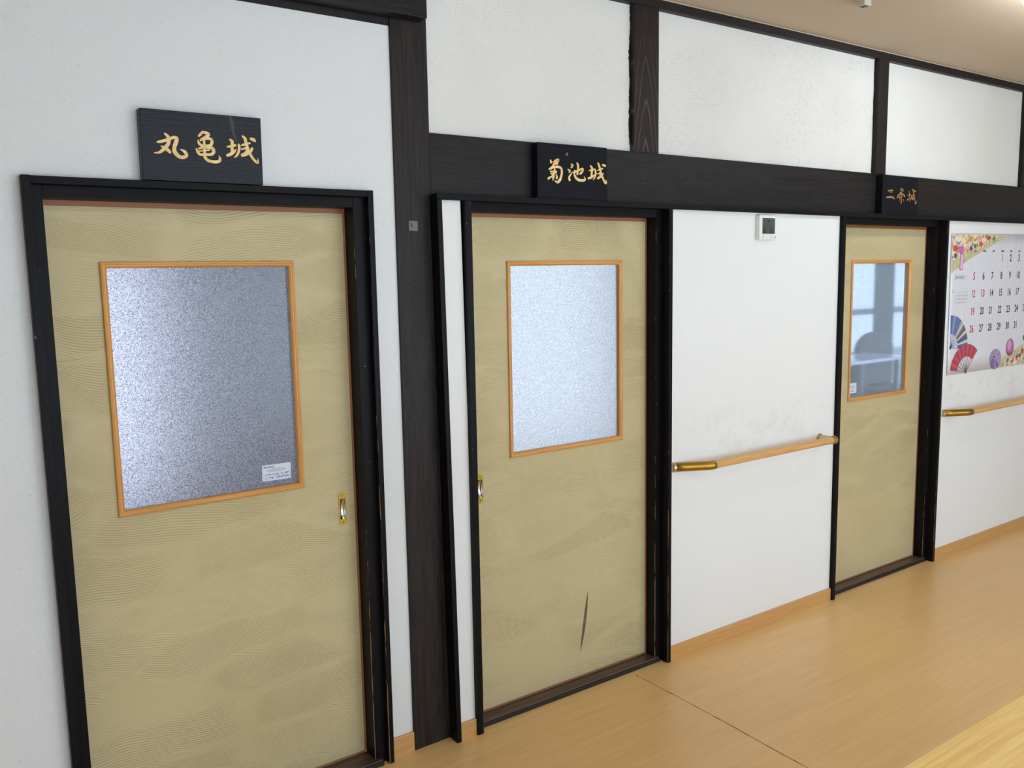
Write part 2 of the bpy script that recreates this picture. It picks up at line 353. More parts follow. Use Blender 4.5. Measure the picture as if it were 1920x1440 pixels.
g = t.noise(t.coord((2.2, 40, 10), (0, 0, .12)), 1.6, 5, .6, .5); g2 = t.noise(t.coord((4, 160, 10), (0, 0, .12)), 1.5, 2)
t.color(t.ramp(t.math('ADD', t.math('MULTIPLY', g, .7), t.math('MULTIPLY', g2, .3)), [(.35, (240, 188, 96)), (.65, (254, 222, 142))]))
M_lamp = mat('lit_fluorescent_tube', (255, 255, 255), .5); b = M_lamp.node_tree.nodes['Principled BSDF']
b.inputs['Emission Color'].default_value = (.84, .93, 1.0, 1); b.inputs['Emission Strength'].default_value = 20
M_grille = mat('dark_grille', (40, 40, 42), .5)
M_curtain = mat('grey_green_curtain', (122, 134, 136), .9); M_sheetw = mat('white_bed_sheet', (226, 228, 232), .9); M_sofa = mat('grey_armchair_fabric', (96, 104, 112), .9)
M_alu = mat('grey_window_frame', (140, 148, 150), .5)

# ------------------------------------------------------------------ room shell
XL, XR = -1.6, 7.6
def S(name, bm, m, label, cat, **kw):
    return tag(obj(name, bm, m, **kw), label, cat, kind='structure')
S('floor', boxes((XL-.1, XR+.1, YF-.15, .02, -.1, 0)), M_floor, 'light wood-grain floor running along the corridor wall', 'floor')
S('ceiling', boxes((XL-.1, XR+.1, YF-.15, .06, CE, CE+.1)), M_ceil, 'plain beige ceiling above the dark ceiling strip', 'ceiling')
# door openings (clear hole behind jambs)
D1 = (.272, 1.186); D2 = (1.545, 2.465); D3 = (3.622, 4.523)
TOP = 1.872
TH = .10   # wall thickness
bm = bmesh.new()
y0 = -.018
box(bm, XL, D1[0], y0, TH, 0, CE); box(bm, D1[1], 1.30, y0, TH, 0, CE); box(bm, D1[0], D1[1], y0, TH, TOP, CE)
S('wall_left', bm, M_paper, 'white fibre-textured wallpapered wall around the nearest door', 'wall')
bm = bmesh.new()
box(bm, 1.41, 2.34, -.005, TH, 2.06, CE, 0); box(bm, 2.34, 3.95, -.005, TH, 2.06, CE, 0); box(bm, 3.95, XR, -.005, TH, 2.06, CE, 0)
S('wall_upper', bm, M_plaster, 'speckled off-white plaster panels between the dark studs above the long beam', 'wall')
bm = bmesh.new(); y2 = -.058; zt = 1.868
box(bm, 1.4425, D2[0]-.012, y2, TH, 0, zt, 0, -.0195)
for a, b in ((D2[1]+.01, D3[0]-.012), (D3[1]+.008, XR)): box(bm, a, b, y2, TH, 0, zt)
S('wall_middle', bm, M_emboss, 'white finely embossed wallpaper below the long dark beam, between the doors', 'wall')

# posts, beams, strips
S('trim_1', boxes((1.2922, 1.4225, -.027, TH, 0, 2.45), (1.4225, 1.437, -.0265, .0, 0, 1.86)), M_post, 'broad weathered dark wooden post between the first and second doors', 'post', bevel=.002)
S('trim_2', boxes((1.4225, XR, -.027, TH, 1.875, 2.0835)), M_beam, 'long wide dark horizontal beam over the second and third doors', 'beam', bevel=.0015)
bm = boxes((1.415, XR, -.077, -.02, 1.868, 1.8868))
S('trim_3', bm, M_casx, 'thin dark capping strip running under the long beam above the doors', 'trim', bevel=.001)
bm = bmesh.new(); box(bm, 1.4345, 1.4525, -.077, -.0275, 0, 1.868, 0, -.0195)
S('trim_4', bm, M_cas2, 'narrow dark upright strip beside the broad post, left of the slim white panel', 'trim', bevel=.001)
S('trim_5', boxes((2.3215, 2.451, -.027, TH, 2.0835, CE)), M_stud, 'dark brown stud with arched grain above the second door', 'stud', bevel=.001)
S('trim_6', boxes((3.9225, 4.0065, -.030, TH, 2.0835, CE)), dark_wood('far_stud_timber', 'z', (46, 39, 38), (66, 56, 52), .5), 'slimmer dark stud above the third door', 'stud', bevel=.001)
S('trim_7', boxes((5.414, 5.50, -.030, TH, 2.0835, CE)), M_dz, 'dark stud at the far right edge of the photo', 'stud', bevel=.001)
S('trim_8', boxes((1.40, XR, -.032, TH, 2.6245, CE-.002)), M_dx, 'dark strip along the top of the wall under the beige ceiling', 'trim', bevel=.001)
S('trim_9', boxes((1.40, XR, -.0355, -.0322, 2.6570, CE)), mat('pale_caulk', (184, 176, 162), .7), 'thin pale bead between ceiling and dark strip', 'trim')
S('trim_10', boxes((XL, 1.2925, -.022, TH, 2.397, 2.45)), M_dx, 'dark rail under the heavy top beam, over the nearest door wall', 'trim', bevel=.001)
S('trim_11', boxes((XL, 1.3965, -.08, TH, 2.4195, CE-.001)), M_beam, 'heavy dark top beam ending over the broad post', 'beam', bevel=.002)
# irregular gaps in the plaster beside the studs
def ragged(name, x, w, z0, z1, seed, label):
    rnd = random.Random(seed); bm = bmesh.new(); n = 150; L = []; R = []; q = .3
    for i in range(n+1):
        zz = z0 + (z1-z0)*i/n; q = min(1, max(0, q + rnd.uniform(-.22, .22) - .03*(q-.25))); L.append((x - w*(q*.8 + .08 + .12*rnd.random()), zz)); R.append((x+.0015, zz))
    for i in range(n):
        A = [bm.verts.new((p[0], -.0068, p[1])) for p in (L[i], R[i], R[i+1], L[i+1])]; bm.faces.new(A)
    bmesh.ops.remove_doubles(bm, verts=bm.verts, dist=1e-6)
    ext = bmesh.ops.extrude_face_region(bm, geom=list(bm.faces)); vv = [e for e in ext['geom'] if isinstance(e, bmesh.types.BMVert)]
    bmesh.ops.translate(bm, vec=(0, .0016, 0), verts=vv)
    return S(name, bm, mat('dark_gap_filler_'+name, (24, 20, 18), .9), label, 'gap')
ragged('trim_12', 2.322, .011, 2.09, 2.62, 3, 'ragged dark gap in the plaster left of the brown stud')
ragged('trim_13', 3.9225, .004, 2.09, 2.62, 5, 'ragged dark line in the plaster left of the slimmer stud')

# baseboards with a groove near the top
def baseboard(name, x0, x1, yw, h, label):
    prof = [(yw, 0), (yw-.010, 0), (yw-.010, h*.66), (yw-.0088, h*.675), (yw-.0088, h*.69), (yw-.010, h*.705), (yw-.0098, h*.96), (yw-.0085, h), (yw, h)]
    bm = bmesh.new(); A = [bm.verts.new((x0, y, z)) for y, z in prof]; B = [bm.verts.new((x1, y, z)) for y, z in prof]; n = len(prof)
    for i in range(n): bm.faces.new((A[i], A[(i+1) % n], B[(i+1) % n], B[i]))
    bm.faces.new(A); bm.faces.new(B)
    return S(name, bm, M_base, label, 'baseboard')
baseboard('baseboard_left', 1.2045, 1.2918, -.018, .069, 'short honey baseboard between the first door casing and the broad post')
baseboard('baseboard_middle', 1.4535, 1.5205, -.058, .060, 'tiny honey baseboard under the slim white panel')
baseboard('baseboard_center', 2.4825, 3.5992, -.058, .060, 'honey baseboard under the handrail between second and third doors')
baseboard('baseboard_right', 4.5415, XR, -.058, .062, 'honey baseboard right of the third door below the calendar')
# outside frame of photo, left of door
baseboard('baseboard_far_left', XL, .2495, -.018, .069, 'honey baseboard left of the nearest door')
# floor joint: a thin dirty crack running away from the second door
bm = bmesh.new(); rnd = random.Random(2); n = 60; L = []; R = []
for i in range(n+1):
    f = i/n; yy = -.075 - f*1.6; xx = 2.2838 + .004*math.sin(f*9) - .010*max(0, f-.3) + rnd.uniform(-.0012, .0012); w = .0009 + .0016*(rnd.random()**4)
    L.append(bm.verts.new((xx-w, yy, .0004))); R.append(bm.verts.new((xx+w, yy, .0004)))
for i in range(n): bm.faces.new((L[i], R[i], R[i+1], L[i+1]))
S('trim_14', bm, M_crack, 'thin dirty joint crossing the floor from the second door', 'floor joint')

# ------------------------------------------------------------------ doors
def leaf_mesh(x0, x1, z0, z1, wx0, wx1, wz0, wz1, y, th=.03, pull=None):
    """panel with the window hole and, where there is a pull, a slot for it"""
    holes = [(wx0, wx1, wz0, wz1)]
    if pull: holes.append((pull[0]-.0098, pull[0]+.0098, pull[1]+.0195, pull[2]-.0195))
    X = sorted({x0, x1} | {h[i] for h in holes for i in (0, 1)}); Z = sorted({z0, z1} | {h[i] for h in holes for i in (2, 3)})
    inh = lambda i, j: i < 0 or j < 0 or i >= len(X)-1 or j >= len(Z)-1 or any(h[0] <= (X[i]+X[i+1])/2 <= h[1] and h[2] <= (Z[j]+Z[j+1])/2 <= h[3] for h in holes)
    bm = bmesh.new(); V = {}
    def v(i, j, k):
        if (i, j, k) not in V: V[(i, j, k)] = bm.verts.new((X[i], y+th*k, Z[j]))
        return V[(i, j, k)]
    for i in range(len(X)-1):
        for j in range(len(Z)-1):
            if inh(i, j): continue
            bm.faces.new((v(i, j, 0), v(i+1, j, 0), v(i+1, j+1, 0), v(i, j+1, 0))); bm.faces.new((v(i, j, 1), v(i, j+1, 1), v(i+1, j+1, 1), v(i+1, j, 1)))
            if inh(i-1, j): bm.faces.new((v(i, j, 0), v(i, j+1, 0), v(i, j+1, 1), v(i, j, 1)))
            if inh(i+1, j): bm.faces.new((v(i+1, j, 0), v(i+1, j, 1), v(i+1, j+1, 1), v(i+1, j+1, 0)))
            if inh(i, j-1): bm.faces.new((v(i, j, 0), v(i, j, 1), v(i+1, j, 1), v(i+1, j, 0)))
            if inh(i, j+1): bm.faces.new((v(i, j+1, 0), v(i+1, j+1, 0), v(i+1, j+1, 1), v(i, j+1, 1)))
    return bm
def bead_frame(x0, x1, z0, z1, w, y, parent):
    """mitred moulding: outer edge x0..x1/z0..z1, width w, stands 9 mm proud of the leaf y"""
    prof = [(0, .001), (0, -.005), (.002, -.0075), (.006, -.0085), (.009, -.0065), (.011, -.0065), (.014, -.0045), (w, -.0015), (w, .012), (0, .012)]
    cor = [((x0, z0), (1, 1)), ((x1, z0), (-1, 1)), ((x1, z1), (-1, -1)), ((x0, z1), (1, -1))]
    names = ['bottom', 'right', 'top', 'left']
    for i in range(4):
        (p, dp), (q, dq) = cor[i], cor[(i+1) % 4]; bm = bmesh.new()
        A = [bm.verts.new((p[0]+dp[0]*a, y+b, p[1]+dp[1]*a)) for a, b in prof]; B = [bm.verts.new((q[0]+dq[0]*a, y+b, q[1]+dq[1]*a)) for a, b in prof]
        for k in range(len(prof)): bm.faces.new((A[k], A[(k+1) % len(prof)], B[(k+1) % len(prof)], B[k]))
        bm.faces.new(A); bm.faces.new(B)
        obj('glazing_bead', bm, M_bead if i % 2 == 0 else M_beadz, parent)
def stadium(cx, cz, w, h, n=10):
    r = w/2; pts = []
    for k in range(n+1): a = math.pi*k/n; pts.append((cx+r*math.cos(a), cz+h/2-r+r*math.sin(a)))
    for k in range(n+1): a = math.pi+math.pi*k/n; pts.append((cx+r*math.cos(a), cz-h/2+r+r*math.sin(a)))
    return pts
def flush_pull(cx, z0, z1, y, parent):
    """brass plate with a slot; behind it a scooped polished trough"""
    w = .0265; h = z1-z0; cz = (z0+z1)/2; outer = stadium(cx, cz, w, h)
    sw, sh = .0195, h*.62; inner = []
    for k in range(len(outer)):
        px, pz = outer[k]; ix = cx + max(-1, min(1, (px-cx)/(w/2)*1.6))*sw/2; iz = cz + max(-1, min(1, (pz-cz)/(h/2)*1.35))*sh/2; inner.append((ix, iz))
    bm = bmesh.new(); yf = y-.0022
    A = [bm.verts.new((a, yf, b)) for a, b in outer]; B = [bm.verts.new((a, yf, b)) for a, b in inner]
    A2 = [bm.verts.new((a, y+.001, b)) for a, b in outer]; B2 = [bm.verts.new((a, y+.001, b)) for a, b in inner]; n = len(A)
    for k in range(n):
        j = (k+1) % n
        for q in ((A[k], A[j], B[j], B[k]), (A[k], A[j], A2[j], A2[k]), (B[k], B[j], B2[j], B2[k])):
            bm.faces.new(q)
    e = obj('flush_pull', bm, M_brassdull, parent, bevel=0)
    # scoop: concave arc down the slot, deepest in the middle
    bm = bmesh.new(); N = 14; rows = []
    for i in range(N+1):
        f = i/N; z = cz - sh/2 + sh*f; d = .0095*math.sin(math.pi*f)**.7 if 0 < f < 1 else 0
        rows.append([bm.verts.new((cx + s*sw/2, y+d*(.0 if abs(s) == 1 else 1)-.0004, z)) for s in (-1, -.85, 0, .85, 1)])
    for a, b in zip(rows, rows[1:]):
        for k in range(4): bm.faces.new((a[k], a[k+1], b[k+1], b[k]))
    obj('scoop', bm, M_chrome, e, smooth=True)
    for sz in (z0+.011, z1-.011):
        bm = bmesh.new(); tube(bm, [(cx, yf-.0006, sz), (cx, yf+.001, sz)], .0028, 12); obj('screw', bm, M_screw, e)
    return e
def make_door(name, D, cx0, cx1, w0, w1, yf, yj, yl, jr, cas, glass, win, pull, label, own_head, wl=.026):
    """D clear hole; cx0..cx1 outer casing; w casing face widths; yf casing front; yj jamb front; yl leaf front; jr jamb width"""
    root = empty(name, ((cx0+cx1)/2, yf, 0)); tag(root, label, 'sliding door', kind='structure')
    top = 1.8895 if own_head else 1.868
    # casings
    obj('casing', boxes((cx0, cx0+w0, yf, yf+.05, 0, top)), cas, root, bevel=.0012)
    obj('casing', boxes((cx1-w1, cx1, yf, yf+.05, 0, top)), cas, root, bevel=.0012)
    if own_head: obj('casing', boxes((cx0+w0+.0002, cx1-w1-.0002, yf+.0006, yf+.05, 1.8695, top-.0008)), M_casx, root, bevel=.0012)
    # jambs
    xi0, xi1 = cx0+w0, cx1-w1; zb = 1.8375 if own_head else 1.8358
    hz = 1.8695 if own_head else 1.875
    obj('jamb', boxes((xi0-.002, xi0+wl, yj, yl+.05, 0, hz)), cas, root, bevel=.001)
    obj('jamb', boxes((xi1-jr, xi1+.004, yj, yl+.05, 0, hz)), cas, root, bevel=.001)
    obj('door_head', boxes((xi0+wl, xi1-jr, yj+.0005, yl-.006, zb, hz-.0004)), M_casx, root, bevel=.001)
    # threshold: brown grooved top with a black nosing
    th = empty('threshold', (0, 0, 0)); th.parent = root; th.location = (0, 0, 0)
    bpy.data.objects.remove(th)
    bm = bmesh.new(); a, b = xi0+.001, xi1-jr*.45
    box(bm, a, b, -.045, -.039, 0, .014, 1); box(bm, a, b, -.039, yl-.010, .0, .019, 0); box(bm, a, b, yl-.0055, yl-.002, .0, .019, 0); box(bm, a, b, yl-.010, yl-.0055, 0, .012, 1)
    obj('threshold', bm, [M_thr, M_thrdark], root, bevel=.0012)
    # leaf
    wx0, wx1, wz0, wz1 = win
    lx0, lx1 = xi0+.012, xi1-jr+.0+.012
    lf = obj('leaf', leaf_mesh(lx0, lx1, .012, 1.86, wx0+.008, wx1-.008, wz0+.008, wz1-.008, yl, pull=pull), M_leaf, root)
    obj('edge_strip', boxes((lx1-.012-.0075, lx1-.012+.001, yl-.0012, yl+.002, .022, 1.852)), M_edge, lf)
    obj('edge_strip', boxes((lx0, lx1-.02, yl-.0012, yl+.002, 1.823, 1.85)), M_edgetop, lf)
    obj('edge_strip', boxes((lx0, lx1-.02, yl-.0012, yl+.002, .013, .026)), M_edge, lf)
    bead_frame(wx0, wx1, wz0, wz1, .017, yl, lf)
    obj('glass_pane', boxes((wx0+.0085, wx1-.0085, yl+.0115, yl+.0145, wz0+.0085, wz1-.0085)) if name == 'door_3' else pane(wx0+.0085, wx1-.0085, yl+.0115, wz0+.0085, wz1-.0085), glass, lf)
    if pull: flush_pull(pull[0], pull[1], pull[2], yl, lf)
    return root
def pane(x0, x1, y, z0, z1):
    bm = bmesh.new(); bm.faces.new([bm.verts.new(p) for p in ((x0, y, z0), (x1, y, z0), (x1, y, z1), (x0, y, z1))]); return bm
M_thr = mat('brown_sill_wood', (84, 62, 54), .35); t = NT(M_thr); t.color(t.ramp(t.noise(t.coord((3, 60, 60)), 1.5, 3), [(.3, (58, 42, 38)), (.7, (98, 74, 64))]))
M_thrdark = mat('black_sill_nosing', (26, 22, 22), .45)
make_door('door_1', D1, .2503, 1.204, .0212, .0185, -.049, -.023, .042, .0405, M_cas1, M_gl1, (.427, .9705, .9688, 1.677), (1.0955, .8225, .9321),
          'nearest olive beige sliding door with a large window and a paper label', True, .0265)
make_door('door_2', D2, 1.521, 2.4815, .0245, .0185, -.077, -.032, .021, .0305, M_cas2, M_gl2, (1.7475, 2.2995, .9585, 1.6718), (1.6145, .811, .9185),
          'middle olive beige sliding door with a black scrape near its foot', False, .0262)
make_door('door_3', D3, 3.5995, 4.541, .0245, .0185, -.077, -.032, .021, .0305, M_cas3, M_gl3, (3.822, 4.354, .9575, 1.665), None,
          'farthest olive beige sliding door with a clearer hazy window', False, .0262)

# ------------------------------------------------------------------ signboards
def stroke_mesh(bm, pts, y0, y1):
    """brush stroke of varying width laid in the wall plane, rounded ends"""
    P = [Vector((x, z)) for x, z, w in pts]; Wd = [w for _, _, w in pts]
    Q = []; R = []; n = len(P)
    def cr(a, b, c, d, t): return .5*((2*b)+(-a+c)*t+(2*a-5*b+4*c-d)*t*t+(-a+3*b-3*c+d)*t**3)
    for i in range(n-1):
        a, b, c, d = P[max(i-1, 0)], P[i], P[i+1], P[min(i+2, n-1)]
        wa, wb, wc, wd = Wd[max(i-1, 0)], Wd[i], Wd[i+1], Wd[min(i+2, n-1)]
        for k in range(5):
            t = k/5; Q.append(cr(a, b, c, d, t)); R.append(max(.0004, cr(wa, wb, wc, wd, t))/2)
    Q.append(P[-1]); R.append(Wd[-1]/2)
    m = len(Q); L = []; Rr = []
    for i in range(m):
        d = (Q[min(i+1, m-1)] - Q[max(i-1, 0)]); d = d.normalized() if d.length > 1e-9 else Vector((1, 0)); nn = Vector((-d.y, d.x))
        L.append(Q[i]+nn*R[i]); Rr.append(Q[i]-nn*R[i])
    def quad(a, b, c, d):
        F = [bm.verts.new((p.x, y0, p.y)) for p in (a, b, c, d)]; G = [bm.verts.new((p.x, y1, p.y)) for p in (a, b, c, d)]
        bm.faces.new(F); bm.faces.new(G[::-1])
        for k in range(4): bm.faces.new((F[k], F[(k+1) % 4], G[(k+1) % 4], G[k]))
    for i in range(m-1): quad(L[i], L[i+1], Rr[i+1], Rr[i])
    for c, r in ((Q[0], R[0]), (Q[-1], R[-1])):
        cc = [(c.x+r*math.cos(2*math.pi*k/10), c.y+r*math.sin(2*math.pi*k/10)) for k in range(10)]
        prism_xz(bm, cc, y0-.00003, y1)
STROKES = json.loads('''[[[[[0.5965,2.0135,0.0038],[0.6035,2.0075,0.0082],[0.6066,1.9983,0.0091],[0.604,1.9868,0.0091],[0.5959,1.9769,0.0095],[0.588,1.9688,0.0085],[0.5785,1.9625,0.0062],[0.5674,1.9615,0.0023]],[[0.5748,1.9895,0.0022],[0.5822,1.9909,0.0073],[0.5953,1.9947,0.0077],[0.6085,2.0004,0.0076],[0.62,2.005,0.008],[0.6273,2.0033,0.0085],[0.6252,1.994,0.0104],[0.6204,1.9823,0.0101],[0.6187,1.9709,0.0104],[0.6231,1.9617,0.011],[0.6317,1.955,0.0095],[0.6429,1.9544,0.0094],[0.65,1.9605,0.0085],[0.6449,1.9697,0.008],[0.6345,1.9748,0.0016]],[[0.586,1.9799,0.0033],[0.5941,1.9767,0.0077],[0.6011,1.9716,0.0095],[0.6072,1.9654,0.0072]]],[[[0.6972,2.0271,0.0038],[0.6919,2.02,0.0069],[0.6857,2.0137,0.0055]],[[0.697,2.0242,0.0053],[0.7066,2.023,0.008],[0.7132,2.0197,0.0063],[0.706,2.0133,0.008],[0.69,2.0045,0.0051]],[[0.6831,2.002,0.0034],[0.6845,1.9945,0.0065],[0.6891,1.9904,0.0063]],[[0.6898,2.0016,0.0043],[0.7037,2.0074,0.0049],[0.7154,2.0083,0.0075],[0.7199,2.0028,0.0082],[0.718,1.9939,0.0082],[0.7084,1.989,0.0068],[0.689,1.9894,0.0063]],[[0.6993,2.0051,0.0053],[0.6986,1.9878,0.0067]],[[0.6827,1.9799,0.0042],[0.6945,1.9836,0.0068],[0.7101,1.9851,0.0075],[0.7206,1.9825,0.0094],[0.7231,1.9739,0.0091],[0.7164,1.9667,0.008],[0.7011,1.9651,0.0072],[0.6856,1.9647,0.0068],[0.6793,1.973,0.0069],[0.6765,1.9795,0.0027]],[[0.6832,1.9732,0.0038],[0.6959,1.9756,0.0042],[0.7116,1.978,0.0042]],[[0.6982,1.9877,0.0057],[0.6986,1.9723,0.0064],[0.6979,1.9607,0.0082],[0.7041,1.9514,0.0082],[0.7155,1.9472,0.0079],[0.7293,1.9471,0.0086],[0.7374,1.9505,0.0081],[0.7394,1.9574,0.0063],[0.7362,1.9641,0.0012]]],[[[0.7616,1.9902,0.0037],[0.7697,1.9917,0.0071],[0.784,1.9956,0.0063]],[[0.7698,2.0103,0.0051],[0.7755,2.0049,0.0093],[0.7748,1.993,0.0079],[0.774,1.9792,0.0086]],[[0.7602,1.9666,0.0069],[0.7684,1.97,0.009],[0.7789,1.9776,0.0081],[0.7854,1.9849,0.0024]],[[0.7933,1.9983,0.0053],[0.7948,1.9905,0.0073],[0.7921,1.9785,0.0073],[0.7864,1.9682,0.0059],[0.779,1.9618,0.0024]],[[0.8003,1.9968,0.0024],[0.8086,1.9993,0.0071],[0.8252,2.0045,0.0045]],[[0.8017,1.986,0.0045],[0.8141,1.9898,0.0059],[0.8154,1.983,0.0061],[0.8092,1.9756,0.0061],[0.8008,1.9711,0.0061]],[[0.8058,2.0218,0.0055],[0.8125,2.0154,0.0085],[0.8148,2.0018,0.0081],[0.8192,1.9882,0.0077],[0.8236,1.9765,0.0075],[0.8311,1.9631,0.0073],[0.8409,1.9533,0.0073],[0.8454,1.9529,0.0063],[0.8457,1.964,0.0012]],[[0.8306,1.9899,0.0071],[0.8259,1.9807,0.0069],[0.8131,1.9729,0.0084],[0.8006,1.9675,0.0047]],[[0.829,2.0167,0.0069],[0.8361,2.0148,0.0097],[0.84,2.0115,0.0063]]]],[[[[1.8875,2.0201,0.0057],[1.8897,2.0131,0.0086]],[[1.899,2.0137,0.0037],[1.913,2.0216,0.0082],[1.9223,2.0236,0.0086],[1.9199,2.0176,0.0075],[1.9058,2.0096,0.0069]],[[1.8988,2.006,0.0053],[1.9081,2.0085,0.0067],[1.9186,2.0104,0.0067]],[[1.9035,2.0086,0.0059],[1.8987,1.9994,0.0088],[1.8824,1.9896,0.0071]],[[1.8847,1.9897,0.0054],[1.9033,1.997,0.0075],[1.9243,1.999,0.0086],[1.9359,1.9925,0.0088],[1.9368,1.9763,0.0088],[1.9307,1.958,0.01],[1.9188,1.9463,0.01],[1.9049,1.9499,0.0029]],[[1.8869,1.9809,0.0059],[1.9031,1.9826,0.0061],[1.9124,1.9831,0.0057]],[[1.9056,1.9908,0.0056],[1.9018,1.9745,0.0073],[1.8993,1.9619,0.0088],[1.8968,1.9519,0.0033]],[[1.8891,1.9735,0.0049],[1.903,1.9755,0.0054],[1.9123,1.9795,0.0053]],[[1.8983,1.9708,0.0038],[1.8889,1.9631,0.0053],[1.8785,1.9581,0.0084],[1.875,1.9539,0.0041]],[[1.9122,1.9715,0.005],[1.9149,1.9626,0.0086],[1.912,1.958,0.005]]],[[[1.9811,2.0113,0.0054],[1.987,2.0076,0.0088],[1.9809,2.0004,0.006]],[[1.9654,1.9932,0.0033],[1.9736,1.9887,0.0084],[1.9712,1.9835,0.0061]],[[1.9725,1.9564,0.0094],[1.9705,1.9654,0.0079],[1.9782,1.9757,0.0054],[1.985,1.9861,0.0017]],[[1.9879,1.9826,0.0033],[2.0023,1.987,0.0077],[2.0217,1.9953,0.0079],[2.0339,1.9978,0.0081],[2.0313,1.9885,0.0086],[2.0216,1.9807,0.0075]],[[2.0075,2.0173,0.0059],[2.0122,2.0094,0.009],[2.012,1.9948,0.009],[2.0082,1.9782,0.0077]],[[1.9963,1.9903,0.0064],[1.9957,1.9757,0.0077],[2.0021,1.9651,0.0096],[2.0165,1.9579,0.0098],[2.0359,1.9576,0.0098],[2.0445,1.9626,0.0073],[2.0404,1.9725,0.0013]]],[[[2.0644,1.994,0.0034],[2.0805,1.9985,0.0077],[2.0879,1.9999,0.0044]],[[2.0719,2.0101,0.007],[2.0776,2.0039,0.009],[2.0767,1.9872,0.009],[2.0753,1.9742,0.0079]],[[2.0605,1.9665,0.0073],[2.0753,1.9705,0.009],[2.089,1.9805,0.003]],[[2.0929,1.9992,0.0064],[2.0953,1.9882,0.0077],[2.0927,1.9751,0.0073],[2.0839,1.9622,0.0038]],[[2.1028,1.996,0.0026],[2.1153,2.0004,0.0074],[2.1292,2.0049,0.0057]],[[2.1052,1.9841,0.0048],[2.1152,1.987,0.0061],[2.1164,1.9781,0.0061],[2.1051,1.9687,0.0072]],[[2.1068,2.0231,0.0064],[2.1129,2.0114,0.0092],[2.1166,2.0005,0.0079],[2.1227,1.9841,0.008],[2.1302,1.9695,0.0079],[2.1402,1.955,0.0092],[2.1465,1.9544,0.0069],[2.1453,1.9646,0.0013]],[[2.1303,1.9863,0.007],[2.1227,1.9766,0.0079],[2.1076,1.968,0.0052]],[[2.1293,2.0179,0.0066],[2.1406,2.0154,0.0087]]]],[[[[3.9779,2.0013,0.0045],[3.9989,2.0004,0.0115],[4.0199,1.9991,0.0117],[3.9963,1.991,0.003]],[[3.9689,1.968,0.008],[4.0008,1.9709,0.0105],[4.0268,1.9695,0.0105],[4.0352,1.9644,0.0071]]],[[[4.0956,2.0179,0.0041],[4.0879,2.0085,0.0082]],[[4.0959,2.0133,0.0056],[4.1126,2.0104,0.0082],[4.1,2.0008,0.0077],[4.0907,1.9932,0.0066]],[[4.1032,2.0028,0.0057],[4.0779,1.9864,0.0077],[4.064,1.9741,0.0081],[4.0645,1.9669,0.0046]],[[4.0974,1.9917,0.0061],[4.1212,1.9826,0.0098],[4.13,1.9766,0.0057]],[[4.0962,1.9989,0.0067],[4.0953,1.9735,0.0082],[4.0982,1.9554,0.0082],[4.0959,1.9408,0.0031]],[[4.0757,1.9709,0.0046],[4.1051,1.9756,0.0072]],[[4.0857,1.9695,0.0051],[4.0802,1.953,0.0041]],[[4.1144,1.9614,0.0077],[4.1199,1.9543,0.0057]]],[[[4.1545,1.9848,0.0042],[4.1762,1.9878,0.0068]],[[4.1665,2.0053,0.0057],[4.1712,1.9872,0.0077],[4.1689,1.9725,0.0067]],[[4.1512,1.9609,0.0078],[4.1757,1.9709,0.0052]],[[4.1847,1.9877,0.0057],[4.189,1.975,0.0067],[4.1735,1.9552,0.0041]],[[4.1951,1.9845,0.0047],[4.2203,1.9891,0.0058]],[[4.1962,2.0157,0.0067],[4.2053,2.0069,0.0078],[4.2084,1.9886,0.0068],[4.2182,1.9706,0.0069],[4.2287,1.9451,0.0069],[4.2378,1.9602,0.0021]],[[4.2158,1.9797,0.0057],[4.2033,1.9645,0.0068]],[[4.1923,1.9752,0.0053],[4.2024,1.977,0.0052],[4.1965,1.9643,0.0047]],[[4.2179,2.0078,0.0095],[4.2258,2.0068,0.0094]]]]]''')
def sign(idx, corners, y0, y1, m, gold, label, part_label):
    """corners TL TR BR BL of the front face in (x, z)"""
    xs = [c[0] for c in corners]; root = empty('wooden_signboard', (sum(xs)/4, y0, corners[2][1])); tag(root, label, 'sign', 'black room name boards with gold characters')
    bm = bmesh.new(); prism_xz(bm, corners, y0, y1)
    obj('board', bm, m, root, bevel=.0015)
    for ch, nm in zip(STROKES[idx], part_label):
        bm = bmesh.new()
        for k, st in enumerate(ch): stroke_mesh(bm, st, y0-.0018-.00005*k, y0+.0004)
        obj('carved_character', bm, gold, root)
    return root
s1 = sign(0, [(.5366, 2.0751), (.8607, 2.0758), (.8581, 1.890), (.5345, 1.890)], -.050, -.0185, M_sign1, M_gold, 'glossy black name board with three gold characters above the nearest door', '123')
s2 = sign(1, [(1.8317, 2.0791), (2.1511, 2.0807), (2.1539, 1.8875), (1.8295, 1.8875)], -.062, -.028, M_sign2, M_gold, 'black name board with a tiny screw eye above the middle door', '123')
s3 = sign(2, [(3.9347, 2.0765), (4.2501, 2.0741), (4.2522, 1.8875), (3.9324, 1.8875)], -.062, -.031, M_sign2, M_goldold, 'black name board with faded brownish characters above the farthest door', '123')
# a dark knot figure down the first board and the ring screw of the second
bm = bmesh.new(); stroke_mesh(bm, [(.7745, 2.071, .006), (.779, 2.055, .010), (.780, 2.035, .008), (.785, 2.015, .006), (.795, 2.000, .003)], -.0504, -.0498)
obj('knot_figure', bm, M_figure, s1)
bm = bmesh.new(); N = 16
ring = [((1.961 + .0042*math.cos(2*math.pi*k/N)), -.0635, 2.0455 + .0042*math.sin(2*math.pi*k/N)) for k in range(N+1)]; tube(bm, ring, .0012, 8, False)
obj('ring_screw', bm, mat('pale_screw_metal', (170, 165, 155), .4, metal=.6), s2)

